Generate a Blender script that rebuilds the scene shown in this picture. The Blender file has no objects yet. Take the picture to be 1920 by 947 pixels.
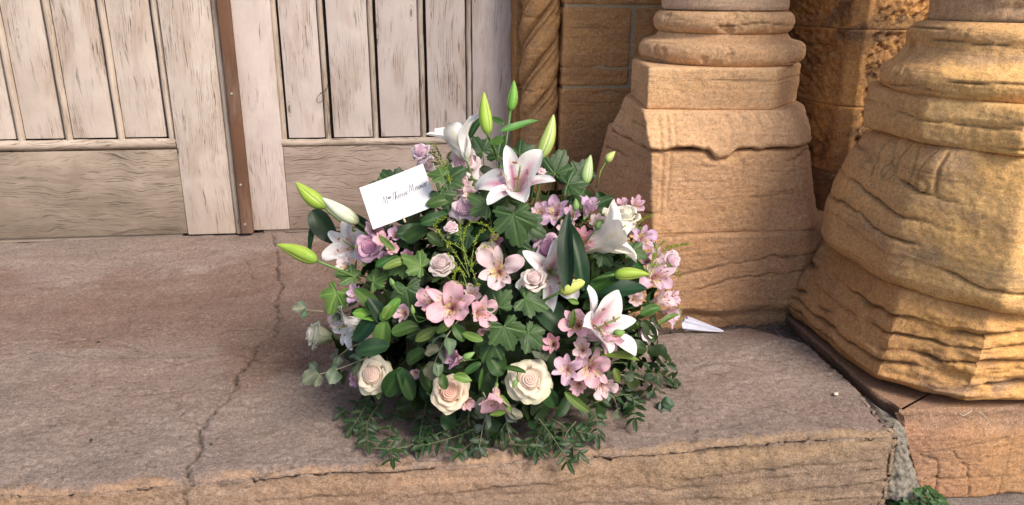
import bpy, math, random
import numpy as np
from math import sin, cos, tan, pi, radians, sqrt, exp
from mathutils import Vector, Matrix, Quaternion

# ------------------------------------------------------------------ camera, sky, sun, exposure
SC = bpy.context.scene
COL = SC.collection
CAMH = 0.75
TH, YAW, ROLL, FPX = radians(18.57), radians(7.45), radians(0.4), 1450.0
FW = np.array([sin(YAW)*cos(TH), cos(YAW)*cos(TH), -sin(TH)])
RT = np.array([cos(YAW), -sin(YAW), 0.0])
UP = np.cross(RT, FW)
RT, UP = RT*cos(ROLL)+UP*sin(ROLL), UP*cos(ROLL)-RT*sin(ROLL)
CC = np.array([0.0, 0.0, CAMH])
cd = bpy.data.cameras.new('camera'); cam = bpy.data.objects.new('camera', cd); COL.objects.link(cam)
cd.sensor_width = 36.0; cd.lens = FPX/1920*36.0; cd.clip_start = 0.05; cd.clip_end = 2000
cam.matrix_world = Matrix(((RT[0], UP[0], -FW[0], 0), (RT[1], UP[1], -FW[1], 0), (RT[2], UP[2], -FW[2], CAMH), (0, 0, 0, 1)))
SC.camera = cam
def ray(x, y): return FW + RT*(x-960)/FPX + UP*(473.5-y)/FPX
def atZ(x, y, z): d = ray(x, y); return CC + d*(z-CC[2])/d[2]
def atY(x, y, Y): d = ray(x, y); return CC + d*Y/d[1]
def atD(x, y, D): d = ray(x, y); return CC + d*D

SUN_EL, SUN_AZ = radians(44), radians(36)          # azimuth: from straight behind the camera towards the right
sdir = Vector((sin(SUN_AZ)*cos(SUN_EL), -cos(SUN_AZ)*cos(SUN_EL), sin(SUN_EL)))   # towards the sun
w = bpy.data.worlds.new('World'); SC.world = w; w.use_nodes = True
nt = w.node_tree; bg = nt.nodes['Background']
sky = nt.nodes.new('ShaderNodeTexSky'); sky.sky_type = 'NISHITA'; sky.sun_disc = False
sky.sun_elevation = SUN_EL; sky.sun_rotation = pi - SUN_AZ if True else 0
sky.air_density = 1.0; sky.dust_density = 3.0; sky.ozone_density = 0.6
nt.links.new(sky.outputs[0], bg.inputs[0]); bg.inputs[1].default_value = 0.12
sl = bpy.data.lights.new('sun', 'SUN'); sl.energy = 2.8; sl.angle = radians(24); sl.color = (1.0, 0.90, 0.76)
so = bpy.data.objects.new('sun', sl); COL.objects.link(so); so.rotation_euler = sdir.to_track_quat('Z', 'Y').to_euler()
so.location = (2, -4, 5)
vs = SC.view_settings; vs.view_transform = 'Standard'; vs.look = 'None'; vs.exposure = 0.64; vs.gamma = 1.0
try: vs.use_curve_mapping = False
except Exception: pass

# ------------------------------------------------------------------ helpers
R = random.Random(7)
def tag(o, label=None, cat=None, group=None, kind=None):
    if label: o['label'] = label
    if cat: o['category'] = cat
    if group: o['group'] = group
    if kind: o['kind'] = kind
    return o
def empty(name, loc, label=None, cat=None, group=None, mat3=None):
    o = bpy.data.objects.new(name, None); COL.objects.link(o)
    o.empty_display_size = 0.02
    if mat3 is not None: o.matrix_world = Matrix.Translation(Vector(loc)) @ mat3.to_4x4()
    else: o.matrix_world = Matrix.Translation(Vector(loc))
    return tag(o, label, cat, group)
def link(name, me, parent=None, mw=None):
    o = bpy.data.objects.new(name, me); COL.objects.link(o)
    if parent is not None: o.parent = parent
    if mw is not None: o.matrix_local = mw
    return o
def mesh_np(name, V, F, mats=None, cols=None, attr=None, smooth=True):
    """V (n,3), F (m,4) or list of polygons; builds a mesh"""
    me = bpy.data.meshes.new(name)
    V = np.asarray(V, dtype=np.float32)
    if isinstance(F, np.ndarray):
        m, k = F.shape
        me.vertices.add(len(V)); me.vertices.foreach_set('co', V.ravel())
        me.loops.add(m*k); me.loops.foreach_set('vertex_index', F.astype(np.int32).ravel())
        me.polygons.add(m); me.polygons.foreach_set('loop_start', np.arange(0, m*k, k, dtype=np.int32))
        me.polygons.foreach_set('loop_total', np.full(m, k, dtype=np.int32))
        me.update(calc_edges=True)
    else:
        me.from_pydata([tuple(v) for v in V.tolist()], [], F)
    if cols is not None:
        a = me.color_attributes.new('Col', 'FLOAT_COLOR', 'POINT')
        c = np.ones((len(V), 4), dtype=np.float32); c[:, :3] = cols
        a.data.foreach_set('color', c.ravel())
    if attr is not None:
        for k_, v_ in attr.items():
            a = me.attributes.new(k_, 'FLOAT', 'POINT'); a.data.foreach_set('value', np.asarray(v_, dtype=np.float32))
    if mats is not None: me.materials.append(mats)
    if smooth: me.polygons.foreach_set('use_smooth', np.ones(len(me.polygons), dtype=bool))
    return me
def grid_faces(nu, nv, wrap=False):
    """rows nv, columns nu, vertex index = j*nu+i"""
    i = np.arange(nu if wrap else nu-1); j = np.arange(nv-1)
    I, J = np.meshgrid(i, j); I2 = (I+1) % nu
    a = J*nu+I; b = J*nu+I2; c = (J+1)*nu+I2; d = (J+1)*nu+I
    return np.stack([a, b, c, d], -1).reshape(-1, 4)

# numpy gradient noise
_rs = np.random.RandomState(5)
_perm = np.tile(_rs.permutation(256), 3)
_gr = _rs.normal(size=(256, 3)); _gr /= np.linalg.norm(_gr, axis=1)[:, None]
def noise3(P):
    P = np.asarray(P, float); Pi = np.floor(P).astype(int); Pf = P-Pi; Pi &= 255
    u = Pf**3*(Pf*(Pf*6-15)+10); out = 0
    for dx in (0, 1):
        for dy in (0, 1):
            for dz in (0, 1):
                h = _perm[_perm[_perm[(Pi[..., 0]+dx) & 255]+((Pi[..., 1]+dy) & 255)]+((Pi[..., 2]+dz) & 255)]
                g = _gr[h]
                d = g[..., 0]*(Pf[..., 0]-dx)+g[..., 1]*(Pf[..., 1]-dy)+g[..., 2]*(Pf[..., 2]-dz)
                wx = u[..., 0] if dx else 1-u[..., 0]; wy = u[..., 1] if dy else 1-u[..., 1]; wz = u[..., 2] if dz else 1-u[..., 2]
                out = out+d*wx*wy*wz
    return out*1.6
def fbm(P, scale=1.0, octv=4, gain=0.5, off=0.0):
    P = np.asarray(P, float)*scale+off; a = 1.0; s = 0
    for _ in range(octv):
        s = s+a*noise3(P); P = P*2.03+17.1; a *= gain
    return s
def segdist(X, Y, pl):
    """distance of points to a polyline (numpy)"""
    D = np.full(X.shape, 9.0)
    for (ax, ay), (bx, by) in zip(pl[:-1], pl[1:]):
        dx, dy = bx-ax, by-ay; L = dx*dx+dy*dy+1e-12
        t = np.clip(((X-ax)*dx+(Y-ay)*dy)/L, 0, 1)
        D = np.minimum(D, np.hypot(X-ax-t*dx, Y-ay-t*dy))
    return D
def sstep(a, b, x):
    t = np.clip((x-a)/(b-a), 0, 1); return t*t*(3-2*t)

# ------------------------------------------------------------------ materials
class N:
    def __init__(s, name):
        s.m = bpy.data.materials.new(name); s.m.use_nodes = True
        s.t = s.m.node_tree; s.p = s.t.nodes['Principled BSDF']; s.o = s.t.nodes['Material Output']
        s.tc = s.t.nodes.new('ShaderNodeTexCoord')
    def n(s, typ, **kw):
        x = s.t.nodes.new(typ)
        for k, v in kw.items():
            if hasattr(x, k): setattr(x, k, v)
        return x
    def l(s, a, b): s.t.links.new(a, b)
    def mapc(s, scale=(1, 1, 1), rot=(0, 0, 0), loc=(0, 0, 0), src=None):
        x = s.n('ShaderNodeMapping'); x.inputs['Scale'].default_value = scale; x.inputs['Rotation'].default_value = rot; x.inputs['Location'].default_value = loc
        s.l(src if src is not None else s.tc.outputs['Object'], x.inputs['Vector']); return x.outputs[0]
    def noise(s, vec, scale, detail=5, rough=0.55, dist=0.0):
        x = s.n('ShaderNodeTexNoise'); x.inputs['Scale'].default_value = scale; x.inputs['Detail'].default_value = detail
        x.inputs['Roughness'].default_value = rough; x.inputs['Distortion'].default_value = dist
        s.l(vec, x.inputs['Vector']); return x.outputs['Fac']
    def ramp(s, fac, stops):
        x = s.n('ShaderNodeValToRGB'); e = x.color_ramp.elements
        while len(e) < len(stops): e.new(0.5)
        for i, (p, c) in enumerate(stops):
            e[i].position = p
            e[i].color = (c, c, c, 1) if not hasattr(c, '__len__') else (*c, 1)
        s.l(fac, x.inputs[0]); return x.outputs[0]
    def mix(s, fac, a, b, mode='MIX'):
        x = s.n('ShaderNodeMix'); x.data_type = 'RGBA'; x.blend_type = mode
        for v, k in ((fac, 0), (a, 6), (b, 7)):
            if isinstance(v, (int, float)) and k == 0: x.inputs[0].default_value = v
            elif isinstance(v, tuple): x.inputs[k].default_value = (*v, 1)
            elif isinstance(v, (int, float)): x.inputs[k].default_value = (v, v, v, 1)
            else: s.l(v, x.inputs[k])
        return x.outputs[2]
    def math(s, op, a, b=0.0, clamp=False):
        x = s.n('ShaderNodeMath'); x.operation = op; x.use_clamp = clamp
        for v, k in ((a, 0), (b, 1)):
            if isinstance(v, (int, float)): x.inputs[k].default_value = v
            else: s.l(v, x.inputs[k])
        return x.outputs[0]
    def attr(s, name):
        x = s.n('ShaderNodeAttribute'); x.attribute_name = name; return x
    def bump(s, h, strength, dist, prev=None):
        x = s.n('ShaderNodeBump'); x.inputs['Strength'].default_value = strength; x.inputs['Distance'].default_value = dist
        s.l(h, x.inputs['Height'])
        if prev is not None: s.l(prev, x.inputs['Normal'])
        return x.outputs[0]
    def done(s, col, rough=0.8, normal=None, spec=0.3):
        if isinstance(col, tuple): s.p.inputs['Base Color'].default_value = (*col, 1)
        else: s.l(col, s.p.inputs['Base Color'])
        if isinstance(rough, (int, float)): s.p.inputs['Roughness'].default_value = rough
        else: s.l(rough, s.p.inputs['Roughness'])
        s.p.inputs['Specular IOR Level'].default_value = spec
        if normal is not None: s.l(normal, s.p.inputs['Normal'])
        return s.m

def stone(name, c1, c2, c3, tint=None, mott=0.45, lamin=0.0, stain=(0.1, 0.08, 0.07), stain_amt=0.35, strata=0.4, grain=0.8, light=(0.62, 0.55, 0.48), big=5.0, st_scale=(3, 3, 26), soot=None, pit=0.5):
    """sandstone: patches of c1/c2, bedding bands of c3, dirt in cracks, quartz grains"""
    s = N(name); ob = s.tc.outputs['Object']
    n1 = s.noise(ob, big, 6, 0.6, 0.4)
    col = s.attr('Col').outputs['Color'] if c1 is None else s.mix(s.ramp(n1, [(0.36, 0.0), (0.64, 1.0)]), c1, c2)
    n2 = s.noise(s.mapc(st_scale), 1.0, 5, 0.6, 0.6)
    col = s.mix(s.math('MULTIPLY', s.ramp(n2, [(0.42, 0.0), (0.66, 1.0)]), strata), col, c3)
    n3 = s.noise(ob, big*3.1, 8, 0.72, 0.2)
    col = s.mix(s.math('MULTIPLY', s.ramp(n3, [(0.50, 0.0), (0.70, 1.0)]), stain_amt), col, stain)
    if soot:
        n4 = s.noise(ob, big*0.8, 7, 0.65, 0.8)
        col = s.mix(s.math('MULTIPLY', s.ramp(n4, [(0.5, 0.0), (0.68, 1.0)]), soot[3]), col, soot[:3])
    if tint: col = s.mix(1.0, col, tint, 'MULTIPLY')
    # mottling at centimetre and millimetre scale
    n5 = s.noise(ob, 120.0, 7, 0.8)
    col = s.mix(1.0, col, s.ramp(n5, [(0.37, 1-mott), (0.5, 1.0), (0.63, 1+0.8*mott)]), 'MULTIPLY')
    g = s.noise(ob, 330.0, 3, 0.7)
    col = s.mix(s.math('MULTIPLY', s.ramp(g, [(0.56, 0.0), (0.66, 1.0)]), 0.60*grain), col, light)
    col = s.mix(s.math('MULTIPLY', s.ramp(g, [(0.34, 1.0), (0.44, 0.0)]), 0.60*grain), col, stain)
    lam = s.noise(s.mapc((5, 5, 120)), 1.0, 7, 0.7, 0.35)
    lmk = s.ramp(s.noise(ob, 6.0, 4, 0.6), [(0.42, 0.0), (0.60, 1.0)])
    lln = s.math('MULTIPLY', s.ramp(lam, [(0.34, 1.0), (0.43, 0.0)]), lmk)
    col = s.mix(s.math('MULTIPLY', lln, lamin), col, stain)
    ck = s.attr('crack')
    col = s.mix(s.math('MULTIPLY', ck.outputs['Fac'], 0.8, True), col, (0.05, 0.036, 0.028))
    b = s.bump(s.noise(ob, 330.0, 4, 0.75), 0.8*grain, 0.0028)
    b = s.bump(s.noise(s.mapc((1, 1, 1.5)), 150.0, 6, 0.8), 0.75, 0.004*pit*2, b)
    pn = s.noise(ob, 210.0, 2, 0.5)
    b = s.bump(s.ramp(pn, [(0.30, 0.0), (0.38, 1.0)]), 0.5, 0.0018, b)
    if lamin: b = s.bump(lam, 0.5, 0.004, b)
    return s.done(col, 0.92, b, 0.15)

def wood_paint(name, horiz, paint, paint2, bare, crackc, amount=0.5):
    s = N(name); ob = s.tc.outputs['Object']
    sc = (4.0, 60, 75) if horiz else (75, 60, 4.5)
    # warp so that the grain wanders round knots
    wv = s.noise(s.mapc((3.2, 3.2, 5.0) if horiz else (6, 5, 2.2)), 1.0, 3, 0.5)
    comb = s.n('ShaderNodeCombineXYZ')
    k = s.math('MULTIPLY', s.math('SUBTRACT', wv, 0.5), 0.16 if horiz else 0.06)
    s.l(k, comb.inputs['Z' if horiz else 'X'])
    add = s.n('ShaderNodeVectorMath'); add.operation = 'ADD'
    s.l(ob, add.inputs[0]); s.l(comb.outputs[0], add.inputs[1])
    wob = add.outputs[0]
    rnd = s.n('ShaderNodeObjectInfo')
    off = s.n('ShaderNodeVectorMath'); off.operation = 'ADD'
    cb2 = s.n('ShaderNodeCombineXYZ'); s.l(s.math('MULTIPLY', rnd.outputs['Random'], 37.0), cb2.inputs['Y'])
    s.l(wob, off.inputs[0]); s.l(cb2.outputs[0], off.inputs[1]); wob = off.outputs[0]
    g1 = s.noise(s.mapc(sc, src=wob), 1.0, 6, 0.6, 0.2)
    sc2 = tuple(a*2.6 for a in sc)
    g2 = s.noise(s.mapc(sc2, src=wob), 1.0, 4, 0.6)
    patch = s.noise(s.mapc((3.0, 3, 6.5) if horiz else (11, 3, 3.2), src=off.outputs[0]), 1.0, 4, 0.6, 0.5)
    fine = s.noise(ob, 9.0, 6, 0.6)
    pc = s.mix(s.ramp(fine, [(0.35, 0.0), (0.65, 1.0)]), paint, paint2)
    # worn film: wood tone shows through in streaky patches
    wear = s.math('MULTIPLY', s.ramp(patch, [(0.50-0.14*amount, 0.0), (0.64-0.10*amount, 1.0)]), s.ramp(g1, [(0.34, 0.25), (0.62, 1.0)]))
    col = s.mix(s.math('MULTIPLY', wear, 0.75), pc, bare)
    # open grain cracks
    ck = s.math('MULTIPLY', s.ramp(g2, [(0.345, 1.0), (0.405, 0.0)]), s.ramp(patch, [(0.44-0.14*amount, 0.03), (0.60-0.10*amount, 1.0)]))
    ck2 = s.math('MULTIPLY', s.ramp(g1, [(0.30, 1.0), (0.35, 0.0)]), s.ramp(patch, [(0.42-0.12*amount, 0.05), (0.55, 0.9)]))
    ck = s.math('MAXIMUM', ck, ck2)
    sx = s.n('ShaderNodeSeparateXYZ'); s.l(wob, sx.inputs[0])
    fq = 780.0 if horiz else 1150.0
    wn = s.noise(s.mapc((5, 5, 22) if horiz else (22, 5, 5), src=wob), 1.0, 4, 0.55)
    ph = s.math('ADD', s.math('MULTIPLY', sx.outputs['Z' if horiz else 'X'], fq), s.math('MULTIPLY', wn, 26.0 if horiz else 16.0))
    ln = s.ramp(s.math('ADD', s.math('MULTIPLY', s.math('SINE', ph), 0.5), 0.5), [(0.80, 0.0), (0.97, 1.0)])
    brk = s.ramp(s.noise(s.mapc((16, 40, 90) if horiz else (120, 40, 14), src=wob), 1.0, 4, 0.65), [(0.46, 0.0), (0.56, 1.0)])
    lm = s.ramp(s.noise(s.mapc((2.4, 3, 9) if horiz else (13, 3, 3.0), src=off.outputs[0]), 1.0, 4, 0.6, 0.4), [(0.50-0.12*amount, 0.0), (0.62-0.08*amount, 1.0)])
    ln = s.math('MULTIPLY', s.math('MULTIPLY', ln, brk), lm)
    ck = s.math('MAXIMUM', ck, s.math('MULTIPLY', ln, 0.85))
    col = s.mix(s.math('MULTIPLY', ck, 0.85), col, crackc)
    vo = s.n('ShaderNodeTexVoronoi'); vo.inputs['Scale'].default_value = 1.0
    s.l(s.mapc((4.5, 1, 9) if horiz else (14, 1, 4.5), src=off.outputs[0]), vo.inputs['Vector'])
    kd = s.math('ADD', vo.outputs['Distance'], s.math('MULTIPLY', s.math('SUBTRACT', g1, 0.5), 0.10))
    kn = s.math('MAXIMUM', s.ramp(kd, [(0.035, 1.0), (0.06, 0.0)]), s.math('MULTIPLY', s.ramp(kd, [(0.075, 0.0), (0.09, 1.0), (0.105, 0.0)]), 0.6))
    col = s.mix(s.math('MULTIPLY', kn, 0.8), col, crackc)
    gr = s.noise(s.mapc((2, 2, 2)), 3.0, 6, 0.7)
    sz = s.n('ShaderNodeSeparateXYZ'); s.l(s.tc.outputs['Object'], sz.inputs[0])
    low = s.math('MULTIPLY', s.ramp(s.math('ADD', sz.outputs['Z'], s.math('MULTIPLY', s.math('SUBTRACT', gr, 0.5), 0.25)), [(0.0, 1.0), (0.20, 0.0)]), 0.45)
    col = s.mix(low, col, bare)
    at = s.attr('crack')
    col = s.mix(s.math('MULTIPLY', at.outputs['Fac'], 0.9, True), col, (0.13, 0.10, 0.08))
    h = s.math('SUBTRACT', s.math('MULTIPLY', g1, 0.5), s.math('MULTIPLY', ck, 0.8))
    b = s.bump(h, 0.55, 0.003)
    b = s.bump(s.noise(ob, 160, 4, 0.6), 0.12, 0.002, b)
    return s.done(col, 0.62, b, 0.3)

def petal_mat(name, trans=0.40, rough=0.55, veinscale=0, spec=0.25, bumpy=0.15, sat=1.0):
    s = N(name); a = s.attr('Col')
    n = s.noise(s.tc.outputs['Object'], 60.0, 5, 0.6)
    col = s.mix(1.0, a.outputs['Color'], s.ramp(n, [(0.3, 0.88), (0.7, 1.06)]), 'MULTIPLY')
    nb = s.bump(s.noise(s.tc.outputs['Object'], 190.0, 3, 0.5), bumpy, 0.002)
    s.done(col, rough, nb, spec)
    tr = s.n('ShaderNodeBsdfTranslucent'); s.l(col, tr.inputs['Color']); s.l(nb, tr.inputs['Normal'])
    mx = s.n('ShaderNodeMixShader'); mx.inputs[0].default_value = trans
    s.l(s.p.outputs[0], mx.inputs[1]); s.l(tr.outputs[0], mx.inputs[2]); s.l(mx.outputs[0], s.o.inputs['Surface'])
    return s.m
def plain(name, col, rough=0.5, metal=0.0, nscale=80, namt=0.2, spec=0.4):
    s = N(name); n = s.noise(s.tc.outputs['Object'], nscale, 5, 0.6)
    c = s.mix(1.0, col, s.ramp(n, [(0.3, 1-namt), (0.7, 1+namt)]), 'MULTIPLY')
    s.done(c, rough, s.bump(n, 0.2, 0.002), spec); s.p.inputs['Metallic'].default_value = metal
    return s.m

M_stone = stone('sandstone', None, None, (0.40, 0.28, 0.18), tint=(1.16, 0.985, 0.80), mott=0.26, lamin=0.45, stain_amt=0.20, strata=0.22, pit=0.30)
M_slab = stone('slab_sandstone', None, None, (0.26, 0.195, 0.165), mott=0.36, stain=(0.11, 0.075, 0.062), stain_amt=0.40, strata=0.45, st_scale=(1.8, 5.5, 8), light=(0.55, 0.48, 0.44), big=3.5, pit=0.8)
M_door_v = wood_paint('painted_boards', False, (0.63, 0.55, 0.525), (0.55, 0.475, 0.45), (0.40, 0.30, 0.245), (0.12, 0.092, 0.075), 0.05)
M_door_l = wood_paint('painted_boards_worn', False, (0.60, 0.525, 0.475), (0.52, 0.44, 0.39), (0.38, 0.29, 0.23), (0.085, 0.068, 0.055), 0.30)
M_rail_r = wood_paint('painted_rail', True, (0.42, 0.335, 0.29), (0.35, 0.275, 0.235), (0.22, 0.165, 0.13), (0.08, 0.06, 0.046), 0.75)
M_rail_l = wood_paint('painted_rail_worn', True, (0.36, 0.295, 0.245), (0.27, 0.22, 0.175), (0.16, 0.125, 0.095), (0.065, 0.052, 0.038), 0.95)
M_bead = wood_paint('painted_bead', False, (0.50, 0.42, 0.36), (0.41, 0.34, 0.285), (0.27, 0.21, 0.16), (0.09, 0.07, 0.055), 0.35)
M_bead_h = wood_paint('painted_moulding', True, (0.52, 0.43, 0.37), (0.43, 0.355, 0.30), (0.27, 0.21, 0.16), (0.09, 0.07, 0.055), 0.5)
M_batten = wood_paint('brown_batten_wood', False, (0.155, 0.078, 0.045), (0.125, 0.068, 0.045), (0.25, 0.165, 0.13), (0.09, 0.045, 0.03), 0.35)
M_void = plain('dark_gap_wood', (0.05, 0.042, 0.036), 0.9)
M_mortar = plain('lime_mortar', (0.42, 0.33, 0.22), 0.95, 0, 220, 0.35, 0.1)
M_rough_mortar = plain('grey_rubble_mortar', (0.19, 0.17, 0.145), 0.95, 0, 120, 0.5, 0.1)
M_steel = plain('screw_steel', (0.55, 0.52, 0.48), 0.4, 0.9)
M_wire = plain('rusty_wire', (0.14, 0.09, 0.06), 0.6, 0.6)
M_ground = stone('paving_stone', (0.16, 0.15, 0.14), (0.21, 0.195, 0.18), (0.13, 0.12, 0.115), strata=0.2)

def palette(P, cols, scale=3.0, off=0.0, octv=4, zs=1.0, sharp=1.3):
    """smooth patchwork of colours, one weight per colour from its own noise"""
    Q = P*np.array([1, 1, zs]); W = []
    for i in range(len(cols)):
        W.append(np.exp(sharp*3*fbm(Q, scale, octv, 0.55, off+31.7*i)))
    W = np.stack(W, -1); W /= W.sum(-1, keepdims=True)
    return W @ np.array(cols)

# ------------------------------------------------------------------ the step: one weathered slab, cracked
def build_slab():
    xs = np.concatenate([np.arange(-2.3, -1.3, 0.014), np.arange(-1.3, 0.872, 0.0042)]); xs[-1] = 0.872
    nside = 14
    ys = np.concatenate([np.arange(2.60, 1.75, -0.0065), np.arange(1.75, 1.128, -0.0040)])
    nf = 52
    nx, ny = len(xs)+nside, len(ys)+nf
    X = np.concatenate([xs, np.full(nside, 0.872)]); dc = np.concatenate([np.zeros(len(xs)), np.linspace(0.006, 0.2, nside)])
    Yv = np.concatenate([ys, np.full(nf, 1.128)]); dr = np.concatenate([np.zeros(len(ys)), np.linspace(0.004, 0.20, nf)])
    XX, YY = np.meshgrid(X, Yv); DC, DR = np.meshgrid(dc, dr)
    # pull the last rows of the tread into a rounded arris
    edge = np.maximum(0, 0.014-(YY-1.128))*(DR == 0)
    Z0 = -(DC+DR)
    P = np.stack([XX, YY, Z0], -1)
    face = sstep(0.0, 0.012, DR); side = sstep(0, 0.01, DC)
    top = (1-face)*(1-side)
    n1 = fbm(P, 2.2, 5, 0.5, 3.0); n2 = fbm(P, 11, 5, 0.6, 9.0); n3 = fbm(P*np.array([1, 1.25, 1]), 60, 4, 0.65, 1.0)
    rg = sstep(-0.1, 0.35, fbm(P, 2.6, 4, 0.55, 61.0))
    h = 0.006*n1+0.0020*n2*(0.4+0.8*rg)+0.0010*n3*(0.25+1.2*rg)
    # flaked layers: terraces
    tq = fbm(P*np.array([1, 1.8, 1]), 3.1, 6, 0.55, 21.0)
    lay = 0.0028*(sstep(-0.02, 0.01, tq)+sstep(0.28, 0.30, tq)+sstep(-0.36, -0.33, tq))
    pit = np.clip(fbm(P, 60, 3, 0.6, 4.0)-0.35, 0, 1)*0.006*sstep(0.0, 0.5, fbm(P, 4, 3, 0.5, 40.0)+0.15)
    h = h+lay-pit-0.007
    crack = np.zeros_like(h)
    jit = np.stack([fbm(P, 38, 4, 0.6, 50.0), fbm(P, 38, 4, 0.6, 60.0)], -1)*0.0065
    Xj, Yj = XX+jit[..., 0], YY-DR+jit[..., 1]
    def cr(px, wd, dp, dirt=0.8):
        nonlocal h, crack
        pl = []
        for (a, b) in px:
            q = atZ(a, b, 0.0)
            if q[1] < 1.125: q2 = atY(a, b, 1.128); pl.append((q2[0], 1.128+q2[2]))
            else: pl.append((q[0], q[1]))
        D = segdist(Xj, Yj, pl)
        wv = wd*(0.7+0.9*np.clip(fbm(P, 16, 2, 0.5, 77.0)+0.4, 0, 1.2))
        g = np.exp(-(D/wv)**2)
        h -= dp*g+0.25*dp*np.exp(-(D/(wv*3.5))**2)
        crack = np.maximum(crack, dirt*g)
    cr([(512, 440), (521, 480), (519, 515), (530, 539), (511, 568), (522, 582), (517, 606), (514, 627), (482, 646), (474, 668), (447, 700), (442, 721), (428, 748), (396, 772), (383, 788), (370, 807), (381, 828), (370, 850), (351, 868), (354, 900), (343, 917), (351, 943), (346, 960)], 0.0018, 0.012, 1.25)
    cr([(517, 614), (478, 613), (439, 614), (400, 622)], 0.002, 0.004, .55)
    cr([(474, 668), (428, 660), (386, 665), (340, 679), (311, 676)], 0.0018, 0.0035, .5)
    cr([(343, 729), (300, 733), (257, 737), (214, 740)], 0.0022, 0.004, .6)
    cr([(-60, 650), (0, 646), (102, 641), (150, 636), (185, 628)], 0.0022, 0.005, .6)
    cr([(230, 640), (262, 652), (310, 662), (257, 669), (180, 668), (120, 663), (0, 664)], 0.0018, 0.004, .5)
    cr([(458, 483), (466, 500), (474, 520)], 0.002, 0.004, .6)
    cr([(383, 788), (343, 783), (332, 765), (334, 742)], 0.0018, 0.0035, .5)
    cr([(474, 668), (500, 676), (540, 674), (580, 664)], 0.0018, 0.0035, .5)
    cr([(1380, 740), (1454, 760), (1510, 778), (1567, 793), (1610, 802)], 0.0025, 0.004, .35)
    cr([(1290, 690), (1350, 676), (1420, 690)], 0.002, 0.003, .4)
    cr([(1120, 842), (1167, 847), (1217, 843), (1275, 841), (1317, 839), (1370, 836), (1429, 827), (1480, 818), (1525, 814), (1600, 812)], 0.0024, 0.006, .8)
    cr([(700, 866), (760, 862), (800, 852), (830, 842)], 0.002, 0.005, .6)
    cr([(360, 896), (420, 902), (480, 888), (530, 876), (560, 872)], 0.002, 0.005, .6)
    cr([(0, 936), (100, 930), (200, 916), (260, 926), (330, 922)], 0.0018, 0.004, .5)
    for sc_, sd, dp, am in ((3.6, 91.0, 0.0022, 0.60), (7.5, 97.0, 0.0014, 0.42)):
        fr_ = np.abs(fbm(P*np.array([1, 1.9, 1]), sc_, 6, 0.6, sd)); mk = sstep(-0.1, 0.3, fbm(P, 2.2, 3, 0.5, sd+3))
        g = np.exp(-(fr_/0.011)**2)*mk*top; h -= dp*g; crack = np.maximum(crack, am*g)
    # bedding ledges down the riser
    zf = -DR+0.020*fbm(P*np.array([1, 0, 3]), 1.6, 5, 0.5, 13.0)+0.004*fbm(P*np.array([1, 0, 1]), 20, 3, 0.5, 5)
    rr = random.Random(3); zb = [-0.012]
    while zb[-1] > -0.22: zb.append(zb[-1]-rr.uniform(0.009, 0.034))
    out = np.zeros_like(h); strong = sstep(-0.9, 0.6, XX)*0.8+0.2
    for b in zb:
        gb = np.exp(-((zf-b)/0.0016)**2)*(0.08+0.92*sstep(-0.05, 0.35, fbm(P*np.array([1, 0, 0.2]), 4, 3, 0.5, b*400)))
        out -= 0.0048*gb*strong; crack = np.maximum(crack, 0.32*gb*strong*face)
    pr = np.zeros_like(h)
    for k, (a, b) in enumerate(zip(zb[:-1], zb[1:])):
        inside = sstep(b-0.0005, b+0.0012, zf)*(1-sstep(a-0.0012, a+0.0005, zf))
        pr += inside*rr.uniform(-0.004, 0.005)*(0.4+fbm(P*np.array([1, 0, 0]), 3, 2, 0.5, k*5.1))
    out += pr*1.2
    out += 0.008*fbm(P*np.array([1, 0.3, 1]), 3.0, 4, 0.5, 2.0)+0.0035*fbm(P, 15, 4, 0.55, 8.0)+0.0012*n3
    rnd = np.where(DR == 0, -0.012*(edge/0.014)**2, 0.0)
    # trailing edge: the top arris breaks away unevenly
    chip = np.clip(fbm(P*np.array([1, 0, 0]), 9, 5, 0.6, 12.0), 0, 1)
    rnd -= 0.010*chip*sstep(1.165, 1.128, YY)*(DR == 0)
    Yo = YY-out*face*(1-side)+0.006*np.exp(-(DR/0.01)**1)*face
    Zo = Z0+h*top+rnd*top+(-0.007*face-0.018*chip*np.exp(-DR/0.02)*face)
    Xo = XX+side*(0.010*fbm(P*np.array([0, 1, 1]), 7, 4, 0.5, 2)-0.01)+0.02*fbm(P*np.array([0, 1, 0]), 3, 3, 0.5, 7)*(XX > 0.86)
    # the slab stops short of the column block: a sunken joint
    gap = sstep(1.585, 1.605, YY+0.012*fbm(P*np.array([1, 0, 0]), 6, 4, 0.5, 3.0))*sstep(0.50, 0.53, XX)*(1-sstep(1.72, 1.75, YY))
    corner = sstep(0.0, 0.02, (XX-0.80)*0.9+(YY-1.53)*0.9-0.03)
    gap = np.maximum(gap, corner*sstep(0.5, 0.53, XX)*(1-sstep(1.72, 1.75, YY)))
    Zo -= 0.045*gap*top
    V = np.stack([Xo, Yo, Zo], -1).reshape(-1, 3)
    # colours: grey-mauve worn tread, redder in the middle, ochre riser
    cg = palette(P, [(0.300, 0.240, 0.215), (0.265, 0.210, 0.185), (0.335, 0.265, 0.235), (0.285, 0.212, 0.182)], 3.0, 0, 5)
    cr_ = palette(P, [(0.255, 0.165, 0.130), (0.215, 0.132, 0.102), (0.285, 0.200, 0.165)], 4.0, 5, 5)
    red = sstep(-0.25, 0.35, fbm(P, 1.7, 5, 0.6, 33.0)+1.6*np.exp(-((YY-1.95)/0.36)**2)-0.75)
    ctop = 0.93*cg*(1-red[..., None])+0.84*cr_*red[..., None]
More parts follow.
